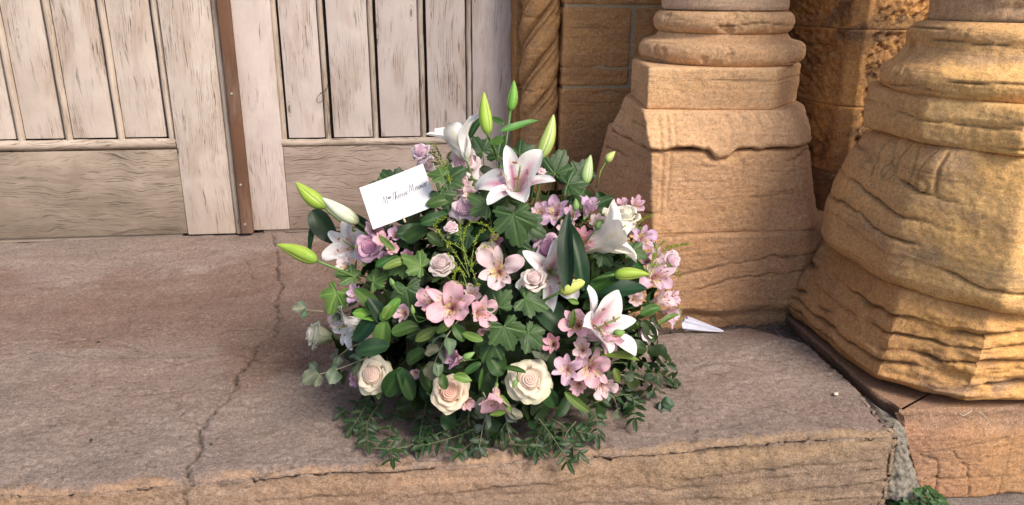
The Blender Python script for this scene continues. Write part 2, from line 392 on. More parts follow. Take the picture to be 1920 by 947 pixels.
    cf = palette(P, [(0.47, 0.30, 0.19), (0.42, 0.265, 0.17), (0.37, 0.25, 0.18), (0.50, 0.31, 0.18)], 4.5, 3, 4, 2.5)
    cf2 = palette(P, [(0.36, 0.255, 0.165), (0.31, 0.205, 0.14), (0.40, 0.27, 0.16)], 5.5, 8, 4, 3)
    rx = sstep(0.0, 0.6, XX)[..., None]; cf = cf*(1-rx)+cf2*rx
    fz = sstep(1.150, 1.128, YY+0.02*fbm(P, 12, 4, 0.6, 14.0)-0.006)*(1-side)
    fz = np.maximum(fz*(DR == 0), face)[..., None]
    col = ctop*(1-fz)+cf*fz
    col = col*(1-0.75*(gap*top)[..., None])
    crack = np.clip(crack, 0, 1)
    me = mesh_np('stone_step', V, grid_faces(nx, ny), M_slab, col.reshape(-1, 3), {'crack': crack.ravel()})
    o = link('stone_step', me); tag(o, kind='structure')
    return o
build_slab()

# far ground: one sheet to the horizon
def build_ground():
    n = 60; q = np.linspace(-1, 1, n); q = np.sign(q)*np.abs(q)**3*400
    X, Y = np.meshgrid(q, q+1.0); P = np.stack([X, Y, np.full_like(X, -0.205)], -1)
    me = mesh_np('ground', P.reshape(-1, 3), grid_faces(n, n), M_ground, None, {'crack': np.zeros(n*n)})
    tag(link('ground', me), kind='structure')
    # paving right below the step
    xs = np.arange(0.2, 1.9, 0.007); ys = np.arange(0.3, 1.4, 0.007)
    X, Y = np.meshgrid(xs, ys); P = np.stack([X, Y, 0*X], -1)
    Z = -0.198+0.003*fbm(P, 5, 5, 0.5, 2)+0.0015*fbm(P, 40, 3, 0.6, 2)
    c = palette(P, [(0.22, 0.20, 0.19), (0.17, 0.155, 0.15)], 6)
    me = mesh_np('paving', np.stack([X, Y, Z], -1).reshape(-1, 3), grid_faces(len(xs), len(ys)), M_slab, c.reshape(-1, 3), {'crack': np.zeros(X.size)})
    tag(link('paving', me), kind='structure')
build_ground()

# ------------------------------------------------------------------ lofted stones
def ring(pts, counts, rw):
    out = []
    M = len(pts)
    for k in range(M):
        a, b = np.array(pts[k]), np.array(pts[(k+1) % M]); c = counts[k]
        t = np.arange(c)/c
        out.append(a+(b-a)*t[:, None])
    P = np.concatenate(out)
    if rw > 0:
        L = np.linalg.norm(np.roll(P, -1, 0)-P, axis=1).mean()
        it = max(1, int((rw/L)**2*1.2))
        for _ in range(min(it, 200)): P = 0.5*P+0.25*(np.roll(P, 1, 0)+np.roll(P, -1, 0))
    return P
def loft(name, secs, counts, dz, disp, parent, mat, colf, rw=0.008, er=0.008, origin=(0, 0, 0), caps=True):
    """secs: [(z, polygon)] bottom to top; disp(P, z01) -> (outward offset, dz, crack)"""
    rings, zs = [], []
    for (z0, p0), (z1, p1) in zip(secs[:-1], secs[1:]):
        n = max(1, int(round(abs(z1-z0)/dz))) if z1 != z0 else 1
        r0, r1 = ring(p0, counts, rw), ring(p1, counts, rw)
        for k in range(n): t = k/n; rings.append(r0*(1-t)+r1*t); zs.append(z0*(1-t)+z1*t)
    rings.append(ring(secs[-1][1], counts, rw)); zs.append(secs[-1][0])
    Rg = np.array(rings); zs = np.array(zs)
    tg = np.roll(Rg, -1, 1)-np.roll(Rg, 1, 1); nr = np.stack([tg[..., 1], -tg[..., 0]], -1)
    nr /= np.linalg.norm(nr, axis=-1, keepdims=True)+1e-9
    cen = Rg.mean(1, keepdims=True)
    if ((Rg-cen)*nr).sum() < 0: nr = -nr
    P = np.concatenate([Rg, np.broadcast_to(zs[:, None, None], Rg.shape[:2]+(1,))], -1)
    o, dzz, crack = disp(P)
    zmin, zmax = zs.min(), zs.max()
    d = np.minimum(zs-zmin, zmax-zs)[:, None]; er_ = er*(1+0.8*fbm(P*np.array([1, 1, 0]), 14, 4, 0.6, 3.0))
    er_ = np.maximum(er_, 0.001)
    q = np.clip((er_-d)/er_, 0, 1); o = o-er_*(1-np.sqrt(np.clip(1-q*q, 0, 1)))
    V = P.copy(); V[..., :2] += nr*o[..., None]; V[..., 2] += dzz
    for j_, it_ in ((0, 14), (1, 6), (-2, 6), (-1, 14)):
        for _ in range(it_): V[j_, :, :2] = 0.5*V[j_, :, :2]+0.25*(np.roll(V[j_, :, :2], 1, 0)+np.roll(V[j_, :, :2], -1, 0))
    for j_ in (0, 1, -2, -1):      # keep the rims free of folds so that the caps lie flat
        ce_ = V[j_, :, :2].mean(0); dv = V[j_, :, :2]-ce_; rr_ = np.hypot(dv[:, 0], dv[:, 1]); th_ = np.unwrap(np.arctan2(dv[:, 1], dv[:, 0]))
        sg = 1 if th_[-1] > th_[0] else -1
        th_ = sg*np.maximum.accumulate(sg*th_); V[j_, :, 0] = ce_[0]+rr_*np.cos(th_); V[j_, :, 1] = ce_[1]+rr_*np.sin(th_)
    c = colf(P)
    n = Rg.shape[1]; m = len(zs)
    F = grid_faces(n, m, True)
    Vf = V.reshape(-1, 3); cf = c.reshape(-1, 3); kf = crack.ravel()
    if caps:
        i = np.arange(n); i2 = (i+1) % n
        for j in (0, m-1):
            r = V[j]; ce = r.mean(0); prev = j*n
            for sc_ in (1.0, 0.6, 0.02):
                base = len(Vf)
                Vf = np.concatenate([Vf, ce+(r-ce)*sc_]); cf = np.concatenate([cf, c[j]]); kf = np.concatenate([kf, crack[j]*0])
                if sc_ == 1.0: prev = base; continue
                q1 = np.stack([prev+i, prev+i2, base+i2, base+i], -1)
                F = np.concatenate([F, q1[:, ::-1] if j == 0 else q1]); prev = base
    me = mesh_np(name, Vf-np.array(origin), F, mat, cf, {'crack': kf})
    sm = np.ones(len(me.polygons), dtype=bool); sm[n*(m-1):] = False; me.polygons.foreach_set('use_smooth', sm)
    return link(name, me, parent)

def strata_disp(bounds, depth=0.010, bulge=0.006, width=0.0022, rough=1.0, warp=0.010, seed=1, fade=None, tilt=(0, 0), fine=0.0014, strength=1.0, extra=None, mid=0.6):
    rr = random.Random(seed); prot = [rr.uniform(-1, 1) for _ in range(len(bounds)+1)]
    def f(P):
        z = P[..., 2]+0.62*warp*fbm(P*np.array([1, 1, 0.4]), 2.3, 5, 0.55, seed*3.3)+0.003*fbm(P, 22, 3, 0.5, seed)+tilt[0]*P[..., 0]+tilt[1]*P[..., 1]
        o = 0.006*rough*fbm(P, 5, 5, 0.5, seed*1.7)+0.0021*mid*fbm(P*np.array([1, 1, 1.4]), 26, 5, 0.62, seed*2.1)+fine*fbm(P*np.array([1, 1, 2]), 75, 3, 0.6, seed)
        ck = np.zeros(P.shape[:-1]); edges = [-9]+sorted(bounds)+[9]
        for k in range(len(edges)-1):
            a, b = edges[k], edges[k+1]
            ins = sstep(a-0.0006, a+0.0016, z)*(1-sstep(b-0.0016, b+0.0006, z))
            o = o+bulge*prot[k]*ins*(0.55+0.9*fbm(P, 4, 2, 0.5, k*7.7+seed))
        for k, b in enumerate(edges[1:-1]):
            act = sstep(-0.15, 0.35, fbm(P*np.array([1, 1, 0.1]), 4.0, 3, 0.55, 11*k+seed))*strength
            wv = width*(0.6+1.2*np.clip(fbm(P, 12, 2, 0.5, k+3.0)+0.5, 0, 1.5))
            g = np.exp(-((z-b)/wv)**2)*act
            o = o-depth*g-0.3*depth*np.exp(-((z-b)/(wv*4))**2)*act; ck = np.maximum(ck, 0.75*g)
        if extra is not None:
            e, k2 = extra(P); o = o+e; ck = np.maximum(ck, k2)
        return o, 0.0, np.clip(ck, 0, 1)
    return f
def circ(cx, cy, r, n=8, rot=pi/8):
    return [(cx+r*cos(rot+i*2*pi/n), cy+r*sin(rot+i*2*pi/n)) for i in range(n)]

# ---- column bases -------------------------------------------------
def torus_disp(seed, rough=0.6, chips=1.0, ck=()):
    def f(P):
        o = 0.004*rough*fbm(P, 7, 4, 0.5, seed)+0.0016*rough*fbm(P*np.array([1, 1, 2.2]), 30, 4, 0.6, seed+4)
        c = np.zeros(P.shape[:-1])
        z = P[..., 2]+0.006*fbm(P*np.array([1, 1, 0.3]), 6, 4, 0.55, seed+9)
        for b in ck:
            g = np.exp(-((z-b)/0.0016)**2)*sstep(0.0, 0.25, fbm(P, 5, 2, 0.5, seed+b*90)); o = o-0.005*g; c = np.maximum(c, 0.7*g)
        ch = np.clip(fbm(P, 13, 4, 0.6, seed+22)-0.42, 0, 1); o = o-0.02*ch*chips
        return o, 0.0, c
    return f
def profile_loft(name, prof, cx, cy, parent, mat, colf, disp, n=300, origin=(0, 0, 0), asp=1.0):
    """prof: [(z, r)] bottom to top, circular"""
    z = np.array([p[0] for p in prof]); r = np.array([p[1] for p in prof])
    s = np.concatenate([[0], np.cumsum(np.hypot(np.diff(z), np.diff(r)))]); t = np.arange(0, s[-1], 0.0035)
    zz = np.interp(t, s, z); rr = np.interp(t, s, r)
    a = np.linspace(0, 2*pi, n, endpoint=False); A, ZZ = np.meshgrid(a, zz); RR = np.broadcast_to(rr[:, None], A.shape)
    P = np.stack([cx+RR*np.cos(A), cy+RR*np.sin(A)*asp, ZZ], -1)
    o, dzz, crk = disp(P)
    V = P.copy(); V[..., 0] += np.cos(A)*o; V[..., 1] += np.sin(A)*o
    me = mesh_np(name, (V-np.array(origin)).reshape(-1, 3), grid_faces(n, len(zz), True), mat, colf(P).reshape(-1, 3), {'crack': crk.ravel()})
    return link(name, me, parent)
def attic(z0, rb, hb, rn, zt0, rt, ht, rs):
    """attic base: big roll from z0, scotia neck, small roll, up to the shaft radius rs"""
    p = [(z0+0.002, rb-0.030), (z0, rb-0.012)]
    for k in range(17):
        a = -pi/2+pi*k/16; p.append((z0+hb/2+hb/2*sin(a), rb-hb*0.42+hb*0.42*cos(a)))
    ztop = z0+hb
    p.append((ztop+0.004, rb-0.035))
    for k in range(9):
        t = k/8; p.append((ztop+0.004+(zt0-ztop-0.004)*t, rn+(rb-0.035-rn)*(1-t)**2.2))
    for k in range(13):
        a = -pi/2+pi*k/12; p.append((zt0+ht/2+ht/2*sin(a), rt-ht*0.4+ht*0.4*cos(a)))
    p.append((zt0+ht+0.002, rs+0.004))
    return p

# ---- first column (left) ------------------------------------------
def ochre(cols, sc=4.0, off=0.0, zs=2.0, sharp=1.2):
    return lambda P: palette(P, cols, sc, off, 5, zs, sharp)
C1_tan = [(0.62, 0.445, 0.285), (0.57, 0.40, 0.26), (0.66, 0.49, 0.33), (0.53, 0.395, 0.28)]
C1_low = [(0.52, 0.355, 0.23), (0.56, 0.385, 0.245), (0.45, 0.30, 0.20), (0.49, 0.34, 0.24)]
C_lil = [(0.60, 0.49, 0.43), (0.56, 0.45, 0.39), (0.64, 0.52, 0.44)]
C2_yel = [(0.80, 0.55, 0.24), (0.74, 0.50, 0.22), (0.84, 0.61, 0.31), (0.70, 0.48, 0.24)]
def col1():
    O = (0.775, 1.92, 0.2)
    root = empty('stone_column', O, 'weathered tan column base with round mouldings and an octagonal foot, standing behind the bouquet', 'column')
    # shaft
    z = [0.735, 2.6]
    d = torus_disp(5, 0.5, 0.3)
    profile_loft('shaft', [(0.715, 0.150), (0.722, 0.153), (1.1, 0.150), (2.6, 0.147)], O[0], O[1], root, M_stone, ochre(C_lil, 5), d, 200, O)
    pr = attic(0.590, 0.204, 0.054, 0.158, 0.662, 0.171, 0.050, 0.153)
    profile_loft('base_moulding', pr, O[0], O[1], root, M_stone, ochre(C1_tan, 4, 2), torus_disp(11, 1.0, 1.0, (0.598, 0.683)), 380, O)
    drum = [(.535, 1.735), (.68, 1.715), (.825, 1.703), (.955, 1.84), (.955, 2.0), (.90, 2.12), (.66, 2.12), (.572, 2.0)]
    cn = [40, 50, 50, 40, 20, 20, 20, 50]
    def ex(P):
        g = np.exp(-((P[..., 0]-0.60)/0.5)**2)*0
        return g, g
    loft('drum', [(0.496, drum), (0.592, drum)], cn, 0.0032, strata_disp([0.565], 0.0015, 0.001, 0.0015, 0.45, 0.004, 3, fine=0.0009), root, M_stone, ochre(C1_tan, 5, 7), 0.004, 0.006, O)
    def off(poly, k):  # grow about the column centre
        return [(O[0]+(x-O[0])*k, O[1]+(y-O[1])*k) for x, y in poly]
    # chamfered upper course with a broken lower lip
    u0 = [(.532, 1.676), (.70, 1.664), (.876, 1.662), (.944, 1.73), (1.00, 1.90), (.97, 2.12), (.60, 2.12), (.512, 1.95)]
    u1 = [(.523, 1.715), (.69, 1.695), (.850, 1.685), (.955, 1.80), (.985, 1.95), (.95, 2.12), (.62, 2.12), (.548, 1.97)]
    cn2 = [46, 50, 34, 40, 20, 20, 20, 60]
    lug = lambda X: 0.020*np.exp(-((X-0.700)/0.024)**4)
    def ux(P):
        X, Z = P[..., 0], P[..., 2]
        o = np.zeros(X.shape); k = np.zeros(X.shape)
        fr = sstep(1.80, 1.72, P[..., 1])
        for sx, sl in ((0.556, 0.0), (0.574, 0.0), (0.590, 0.0), (0.852, 0.05), (0.866, 0.05), (0.880, 0.06)):   # worn vertical mouldings at the corners
            g = np.exp(-((X-sx-(0.45-Z)*sl*2)/0.0035)**2)*fr; o = o-0.0045*g
        for sx in (0.70, 0.735, 0.77, 0.80):
            g = np.exp(-((X-sx-0.02*np.sin((Z-0.41)*35))/0.004)**2)*fr; o = o-0.003*g
        return o, k
    f0 = strata_disp([0.47], 0.003, 0.004, 0.002, 0.9, 0.02, 9, extra=ux)
    def fu(P):
        o, dz, c = f0(P)
        t = np.clip((0.500-P[..., 2])/0.085, 0, 1)
        low = -0.020*0-lug(P[..., 0])*sstep(1.75, 1.70, P[..., 1])-0.010*fbm(P*np.array([1, 1, 0]), 9, 4, 0.6, 2)
        return o, low*t**3, c
    loft('chamfered_course', [(0.416, off(u0, 0.99)), (0.424, u0), (0.455, [(a*0.5+b*0.5, c*0.62+d*0.38) for (a, c), (b, d) in zip(u0, u1)]), (0.498, u1)], cn2, 0.003, fu, root, M_stone, ochre([(0.57, 0.405, 0.28), (0.62, 0.45, 0.30), (0.52, 0.375, 0.265)], 6, 4), 0.005, 0.006, O)
    # lower battered course
    l0 = [(.548, 1.664), (.75, 1.660), (.948, 1.660), (1.005, 1.74), (1.03, 1.90), (1.03, 2.14), (.50, 2.14), (.492, 1.95)]
    lm = [(.545, 1.668), (.74, 1.664), (.925, 1.664), (.985, 1.74), (1.02, 1.90), (1.0, 2.13), (.52, 2.13), (.492, 1.95)]
    l1 = [(.538, 1.684), (.70, 1.672), (.878, 1.670), (.948, 1.74), (1.00, 1.91), (.97, 2.12), (.55, 2.12), (.500, 1.95)]
    def lx(P):
        X, Z = P[..., 0], P[..., 2]; o = np.zeros(X.shape)
        fr = sstep(1.80, 1.72, P[..., 1])
        for sx, k in ((0.565, -0.02), (0.583, -0.05), (0.868, 0.30), (0.884, 0.32)):
            g = np.exp(-((X-sx-(0.41-Z)*k)/0.0035)**2)*fr*sstep(0.25, 0.32, Z); o = o-0.0045*g
        g = np.exp(-((X-0.752)/0.003)**2)*fr*sstep(0.30, 0.34, Z)*(1-sstep(0.38, 0.40, Z)); o = o-0.003*g
        # broken hollow under the lug above
        g = np.exp(-((X-0.700)/0.040)**4)*sstep(0.375, 0.405, Z)*fr; o = o-0.012*g
        return o, 0.35*np.exp(-((X-0.700)/0.040)**4)*sstep(0.385, 0.405, Z)*fr*0
    loft('battered_course', [(0.214, l0), (0.26, lm), (0.412, l1)], [50, 50, 26, 36, 16, 20, 20, 60], 0.003,
         strata_disp([0.235, 0.262, 0.345], 0.004, 0.0015, 0.0018, 0.6, 0.03, 4, tilt=(-0.05, 0), extra=lx), root, M_stone, ochre(C1_low, 4.5, 9), 0.006, 0.011, O)
    return root
col1()

# ---- the block the first column stands on ------------------------
def block1():
    O = (0.73, 1.9, -0.04)
    root = empty('foundation_block', O, 'long brown sandstone block under the left column, with wavy bedding lines', 'stone block')
    p0 = [(.44, 1.655), (.66, 1.650), (.905, 1.645), (1.00, 1.70), (1.10, 1.80), (1.10, 2.2), (.44, 2.2), (.42, 1.9)]
    p1 = [(.43, 1.658), (.66, 1.652), (.925, 1.650), (1.045, 1.690), (1.14, 1.80), (1.10, 2.2), (.44, 2.2), (.42, 1.9)]
    def bx(P):
        X, Z = P[..., 0], P[..., 2]; fr = sstep(1.75, 1.70, P[..., 1])
        # undercut foot
        o = -0.018*sstep(0.035, 0.0, Z-0.012*fbm(P*np.array([1, 0, 0]), 5, 3, 0.5, 3))*fr
        # top right shoulder broken off
        o = o-0.03*np.clip((X-0.90)/0.1, 0, 1)*sstep(0.16, 0.215, Z)
        return o, np.zeros(X.shape)
    loft('block', [(-0.05, p0), (0.0, p0), (0.218, p1)], [60, 80, 36, 30, 16, 16, 12, 16], 0.003,
         strata_disp([0.032, 0.075, 0.128, 0.170], 0.0032, 0.0022, 0.0018, 0.8, 0.045, 17, tilt=(-0.09, 0), extra=bx), root, M_stone,
         ochre([(0.41, 0.275, 0.18), (0.45, 0.295, 0.185), (0.36, 0.235, 0.16), (0.42, 0.29, 0.205)], 4, 5, 3), 0.008, 0.010, O)
block1()

# ---- second column (right, close to the camera) ------------------
def stainy(cols, grey, gz, off=0.0, sc=4.0):
    """ochre patches with grey weathering along given heights"""
    f = ochre(cols, sc, off, 2.6)
    def g(P):
        c = f(P); a = np.zeros(P.shape[:-1])
        for z, wz, am in gz:
            a = np.maximum(a, am*np.exp(-((P[..., 2]+0.02*fbm(P, 6, 3, 0.5, z*50)-z)/wz)**2)*sstep(-0.15, 0.25, fbm(P, 5, 5, 0.6, z*99+2)))
        return c*(1-a[..., None])+np.array(grey)*a[..., None]
    return g
def flank_shade(f, shade=(0.50, 0.34, 0.20)):
    """darkens the flank turned from the sun: its shade put into the colour"""
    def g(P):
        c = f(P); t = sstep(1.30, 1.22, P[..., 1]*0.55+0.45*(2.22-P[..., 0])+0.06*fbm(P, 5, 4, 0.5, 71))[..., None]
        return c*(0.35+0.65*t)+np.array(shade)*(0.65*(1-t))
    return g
def col2():
    O = (1.165, 1.42, 0.0)
    root = empty('stone_column', O, 'large yellow eroded column base at the right edge with layered, flaking foot', 'column')
    cx, cy = 1.155, 1.405
    profile_loft('shaft', [(0.703, 0.150), (0.710, 0.154), (1.1, 0.150), (2.6, 0.147)], cx, cy, root, M_stone, ochre([(0.55, 0.42, 0.31), (0.50, 0.38, 0.28), (0.52, 0.38, 0.24)], 6), torus_disp(7, 0.6, 0.6), 320, O)
    pr = [(0.572, 0.190), (0.571, 0.210), (0.578, 0.219), (0.588, 0.225), (0.600, 0.227), (0.611, 0.224), (0.621, 0.215), (0.629, 0.204), (0.637, 0.196), (0.648, 0.188), (0.658, 0.184), (0.667, 0.1835), (0.676, 0.186), (0.685, 0.186), (0.694, 0.181), (0.701, 0.171), (0.706, 0.157)]
    profile_loft('base_moulding', pr, cx, cy, root, M_stone, flank_shade(stainy(C2_yel, (0.40, 0.31, 0.25), [(0.638, 0.012, 0.7), (0.69, 0.02, 0.4)], 3)), torus_disp(14, 1.3, 1.0, (0.585, 0.604, 0.672, 0.692)), 460, O)
    drum = [(.935, 1.32), (1.03, 1.19), (1.17, 1.168), (1.34, 1.185), (1.40, 1.32), (1.40, 1.55), (1.0, 1.62), (.93, 1.50)]
    loft('drum', [(0.488, drum), (0.54, drum), (0.574, [(cx+(x-cx)*0.97, cy+(y-cy)*0.97) for x, y in drum])], [50, 46, 56, 26, 16, 14, 30, 50], 0.003,
         strata_disp([0.505, 0.538, 0.548], 0.005, 0.003, 0.0016, 0.7, 0.016, 8, strength=0.8, mid=0.4), root, M_stone, flank_shade(stainy(C2_yel, (0.45, 0.35, 0.28), [(0.555, 0.01, 0.4)], 9)), 0.006, 0.012, O)
    # flared upper course with worn carving
    u0 = [(.925, 1.55), (.925, 1.33), (1.035, 1.155), (1.20, 1.135), (1.45, 1.14), (1.45, 1.6), (1.1, 1.66), (.95, 1.63)]
    u05 = [(.905, 1.53), (.915, 1.32), (1.030, 1.150), (1.20, 1.130), (1.45, 1.135), (1.45, 1.6), (1.1, 1.66), (.93, 1.61)]
    u1 = [(.915, 1.50), (.925, 1.31), (1.035, 1.160), (1.20, 1.140), (1.44, 1.145), (1.44, 1.58), (1.1, 1.64), (.94, 1.59)]
    u2 = [(.925, 1.44), (.940, 1.285), (1.045, 1.175), (1.19, 1.158), (1.42, 1.16), (1.42, 1.58), (1.1, 1.62), (.94, 1.55)]
    u3 = [(.950, 1.41), (.958, 1.285), (1.05, 1.185), (1.18, 1.170), (1.36, 1.18), (1.40, 1.5), (1.1, 1.60), (.95, 1.52)]
    def ux(P):
        X, Y, Z = P[..., 0], P[..., 1], P[..., 2]; o = np.zeros(X.shape); k = np.zeros(X.shape)
        band = sstep(0.395, 0.41, Z)*(1-sstep(0.478, 0.485, Z)); left = 1-sstep(0.985, 1.0, X)
        s_ = Y  # along the flank
        for y0, dy in ((1.275, 0.0), (1.30, 0.01), (1.335, -0.01), (1.365, 0.006), (1.40, -0.012), (1.43, 0.0)):
            g = np.exp(-((s_-y0-dy*np.sin((Z-0.40)*45))/0.0024)**2)*band*left; o = o-0.006*g; k = np.maximum(k, 0.1*g)
        for (y0, z0, r) in ((1.30, 0.412, 0.014), (1.39, 0.418, 0.015)):
            g = np.exp(-((np.hypot(s_-y0, Z-z0)-r)/0.0022)**2)*left; o = o-0.0055*g
        # beaded rib on the front face
        fr = sstep(1.23, 1.19, Y)*sstep(1.01, 1.03, X)
        for x0, am in ((1.098, -0.006), (1.112, 0.004), (1.128, -0.007), (1.138, 0.003)):
            g = np.exp(-((X-x0+(Z-0.44)*0.05)/0.004)**2)*fr*sstep(0.385, 0.41, Z)*(1-sstep(0.478, 0.485, Z)); o = o+am*g
        bd = np.abs(np.sin((Z-0.40)*170))
        o = o+0.005*np.exp(-((X-1.105)/0.006)**2)*bd*fr*sstep(0.385, 0.41, Z)*(1-sstep(0.478, 0.485, Z))
        return o, k
    loft('flared_course', [(0.202, u0), (0.232, u05), (0.30, u05), (0.385, u1), (0.45, u2), (0.490, u3)], [70, 66, 56, 80, 20, 14, 20, 26], 0.003,
         strata_disp([0.262-.16, 0.292-.16, 0.340-.16, 0.398-.16], 0.009, 0.006, 0.0018, 0.7, 0.045, 21, tilt=(0.0, -0.13), mid=0.35, extra=ux, fine=0.0008), root, M_stone,
         flank_shade(stainy(C2_yel, (0.33, 0.26, 0.22), [(0.29, 0.02, 0.75), (0.46, 0.035, 0.6), (0.375, 0.012, 0.4)], 13)), 0.018, 0.022, O)
    # lower block, deeply furrowed
    q0 = [(.905, 1.63), (.915, 1.30), (1.035, 1.195), (1.20, 1.190), (1.5, 1.20), (1.5, 1.7), (1.1, 1.74), (.93, 1.69)]
    q1 = [(.888, 1.645), (.892, 1.27), (1.015, 1.170), (1.20, 1.165), (1.5, 1.17), (1.5, 1.7), (1.1, 1.74), (.92, 1.70)]
    q2 = [(.915, 1.64), (.912, 1.28), (1.020, 1.158), (1.20, 1.145), (1.5, 1.15), (1.5, 1.7), (1.1, 1.74), (.95, 1.70)]
    q3 = [(.966, 1.63), (.952, 1.31), (1.040, 1.185), (1.20, 1.168), (1.5, 1.17), (1.5, 1.7), (1.1, 1.74), (.99, 1.68)]
    def qx(P):
        X, Y, Z = P[..., 0], P[..., 1], P[..., 2]
        frn = sstep(1.30, 1.20, Y)
        o = 0.012*frn*fbm(P*np.array([1, 1, 3.5]), 6, 4, 0.55, 3.0)
        h1 = np.exp(-(((X-1.13)/0.045)**2+((Z-0.045)/0.016)**2)); o = o-0.014*h1*frn
        return o, np.zeros(X.shape)
    loft('furrowed_block', [(0.004, q0), (0.035, q1), (0.12, q2), (0.206, q3)], [110, 70, 60, 90, 20, 14, 20, 22], 0.003,
         strata_disp([0.045, 0.072, 0.098, 0.118, 0.150, 0.176, 0.187], 0.013, 0.009, 0.0026, 1.1, 0.045, 31, tilt=(0, 0.02), extra=qx, fine=0.0011, mid=0.6), root, M_stone,
         flank_shade(stainy([(0.70, 0.44, 0.17), (0.63, 0.39, 0.165), (0.76, 0.50, 0.22), (0.55, 0.35, 0.18)], (0.27, 0.22, 0.19), [(0.052, 0.017, 0.8), (0.112, 0.01, 0.5)], 17), (0.42, 0.265, 0.15)), 0.009, 0.012, O)
    return root
col2()
def plinth2():
    O = (1.15, 1.4, -0.2)
    root = empty('plinth_block', O, 'reddish plinth block with hairline cracks under the yellow column', 'stone block')
    p0 = [(.978, 1.178), (1.10, 1.172), (1.22, 1.170), (1.6, 1.17), (1.6, 1.7), (1.0, 1.75), (.96, 1.70), (.95, 1.40)]
    p1 = [(.884, 1.180), (1.05, 1.166), (1.2, 1.164), (1.6, 1.163), (1.6, 1.7), (.95, 1.75), (.90, 1.70), (.893, 1.40)]
    pl1 = [(1.015, -0.085), (1.052, -0.118), (1.066, -0.16), (1.070, -0.19)]
    pl2 = [(0.955, -0.092), (0.99, -0.108), (1.000, -0.15), (1.002, -0.20)]
    pl3 = [(0.955, -0.088), (1.0, -0.082), (1.05, -0.070), (1.12, -0.060)]
    def px(P):
        X, Z = P[..., 0], P[..., 2]; fr = sstep(1.26, 1.22, P[..., 1]); o = np.zeros(X.shape); k = np.zeros(X.shape)
        J = 0.004*fbm(P, 40, 3, 0.6, 1)
        for pl, a in ((pl1, 1), (pl2, 1), (pl3, .5), ([(1.135, -0.03), (1.135, -0.2)], 0.55), ([(.97, -0.148), (1.0, -0.145)], 1)):
            D = segdist(X+J, Z+J, pl); g = np.exp(-(D/0.0016)**2)*fr; o = o-0.004*g*a; k = np.maximum(k, 0.7*g*a)
        pk = sstep(0.1, 0.5, fbm(P, 30, 4, 0.6, 8))*np.exp(-(((X-1.10)/0.06)**2+((Z+0.095)/0.03)**2)); o = o-0.003*pk
        # the arris is worn to a slope
        o = o-0.016*sstep(-0.055, -0.012, Z)*fr
        return o, k
    def cf(P):
        c = palette(P, [(0.36, 0.215, 0.15), (0.31, 0.185, 0.14), (0.42, 0.27, 0.175), (0.34, 0.23, 0.18)], 6, 6, 5)
        y = sstep(1.02, 1.16, P[..., 0]+0.05*fbm(P, 5, 3))[..., None]*sstep(-0.03, -0.07, P[..., 2])[..., None]
        c = c*(1-0.6*y)+np.array((0.45, 0.29, 0.15))*0.6*y
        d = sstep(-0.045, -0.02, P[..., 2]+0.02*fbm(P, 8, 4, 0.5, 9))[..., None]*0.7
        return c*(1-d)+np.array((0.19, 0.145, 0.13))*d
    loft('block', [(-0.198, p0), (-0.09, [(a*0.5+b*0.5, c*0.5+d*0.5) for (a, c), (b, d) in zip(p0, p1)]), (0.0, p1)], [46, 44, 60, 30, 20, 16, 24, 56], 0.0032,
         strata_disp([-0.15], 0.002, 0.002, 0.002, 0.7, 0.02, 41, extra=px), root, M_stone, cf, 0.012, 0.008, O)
plinth2()

# mortar filling between the step and the plinth
def mortar():
    p0 = [(.862, 1.150), (.895, 1.142), (.93, 1.145), (.960, 1.165), (.97, 1.24), (.94, 1.30), (.88, 1.30), (.865, 1.22)]
    p1 = [(.876, 1.175), (.888, 1.170), (.896, 1.172), (.905, 1.18), (.905, 1.24), (.90, 1.30), (.885, 1.30), (.878, 1.22)]
    def d(P): return 0.006*fbm(P, 22, 4, 0.6, 4)+0.004*fbm(P, 90, 3, 0.6, 3), 0.0, np.zeros(P.shape[:-1])
    o = loft('mortar_filling', [(-0.17, p0), (-0.02, p1)], [14, 14, 14, 20, 14, 10, 14, 18], 0.003, d, None, M_rough_mortar, ochre([(0.3, 0.3, 0.3), (0.2, 0.2, 0.2)], 8), 0.004, 0.01)
    tag(o, 'rough grey mortar wedge filling the gap between the step end and the reddish plinth', 'mortar')
    # the soil in the joint behind the step
    xs = np.arange(0.50, 0.96, 0.004); ys = np.arange(1.245, 1.70, 0.004); X, Y = np.meshgrid(xs, ys); P = np.stack([X, Y, 0*X], -1)
    X = np.where(Y < 1.5, np.minimum(X, 0.872+(X-0.5)*0.06), X)
    Z = -0.026+0.010*fbm(P, 14, 4, 0.6, 7)+0.004*fbm(P, 70, 3, 0.6, 2)-0.03*sstep(1.45, 1.25, Y)
    m = mesh_np('soil', np.stack([X, Y, Z], -1).reshape(-1, 3), grid_faces(len(xs), len(ys)), M_slab, palette(P, [(0.11, 0.085, 0.07), (0.075, 0.06, 0.05)], 12).reshape(-1, 3), {'crack': np.zeros(X.size)})
    tag(link('soil', m), kind='structure')
mortar()

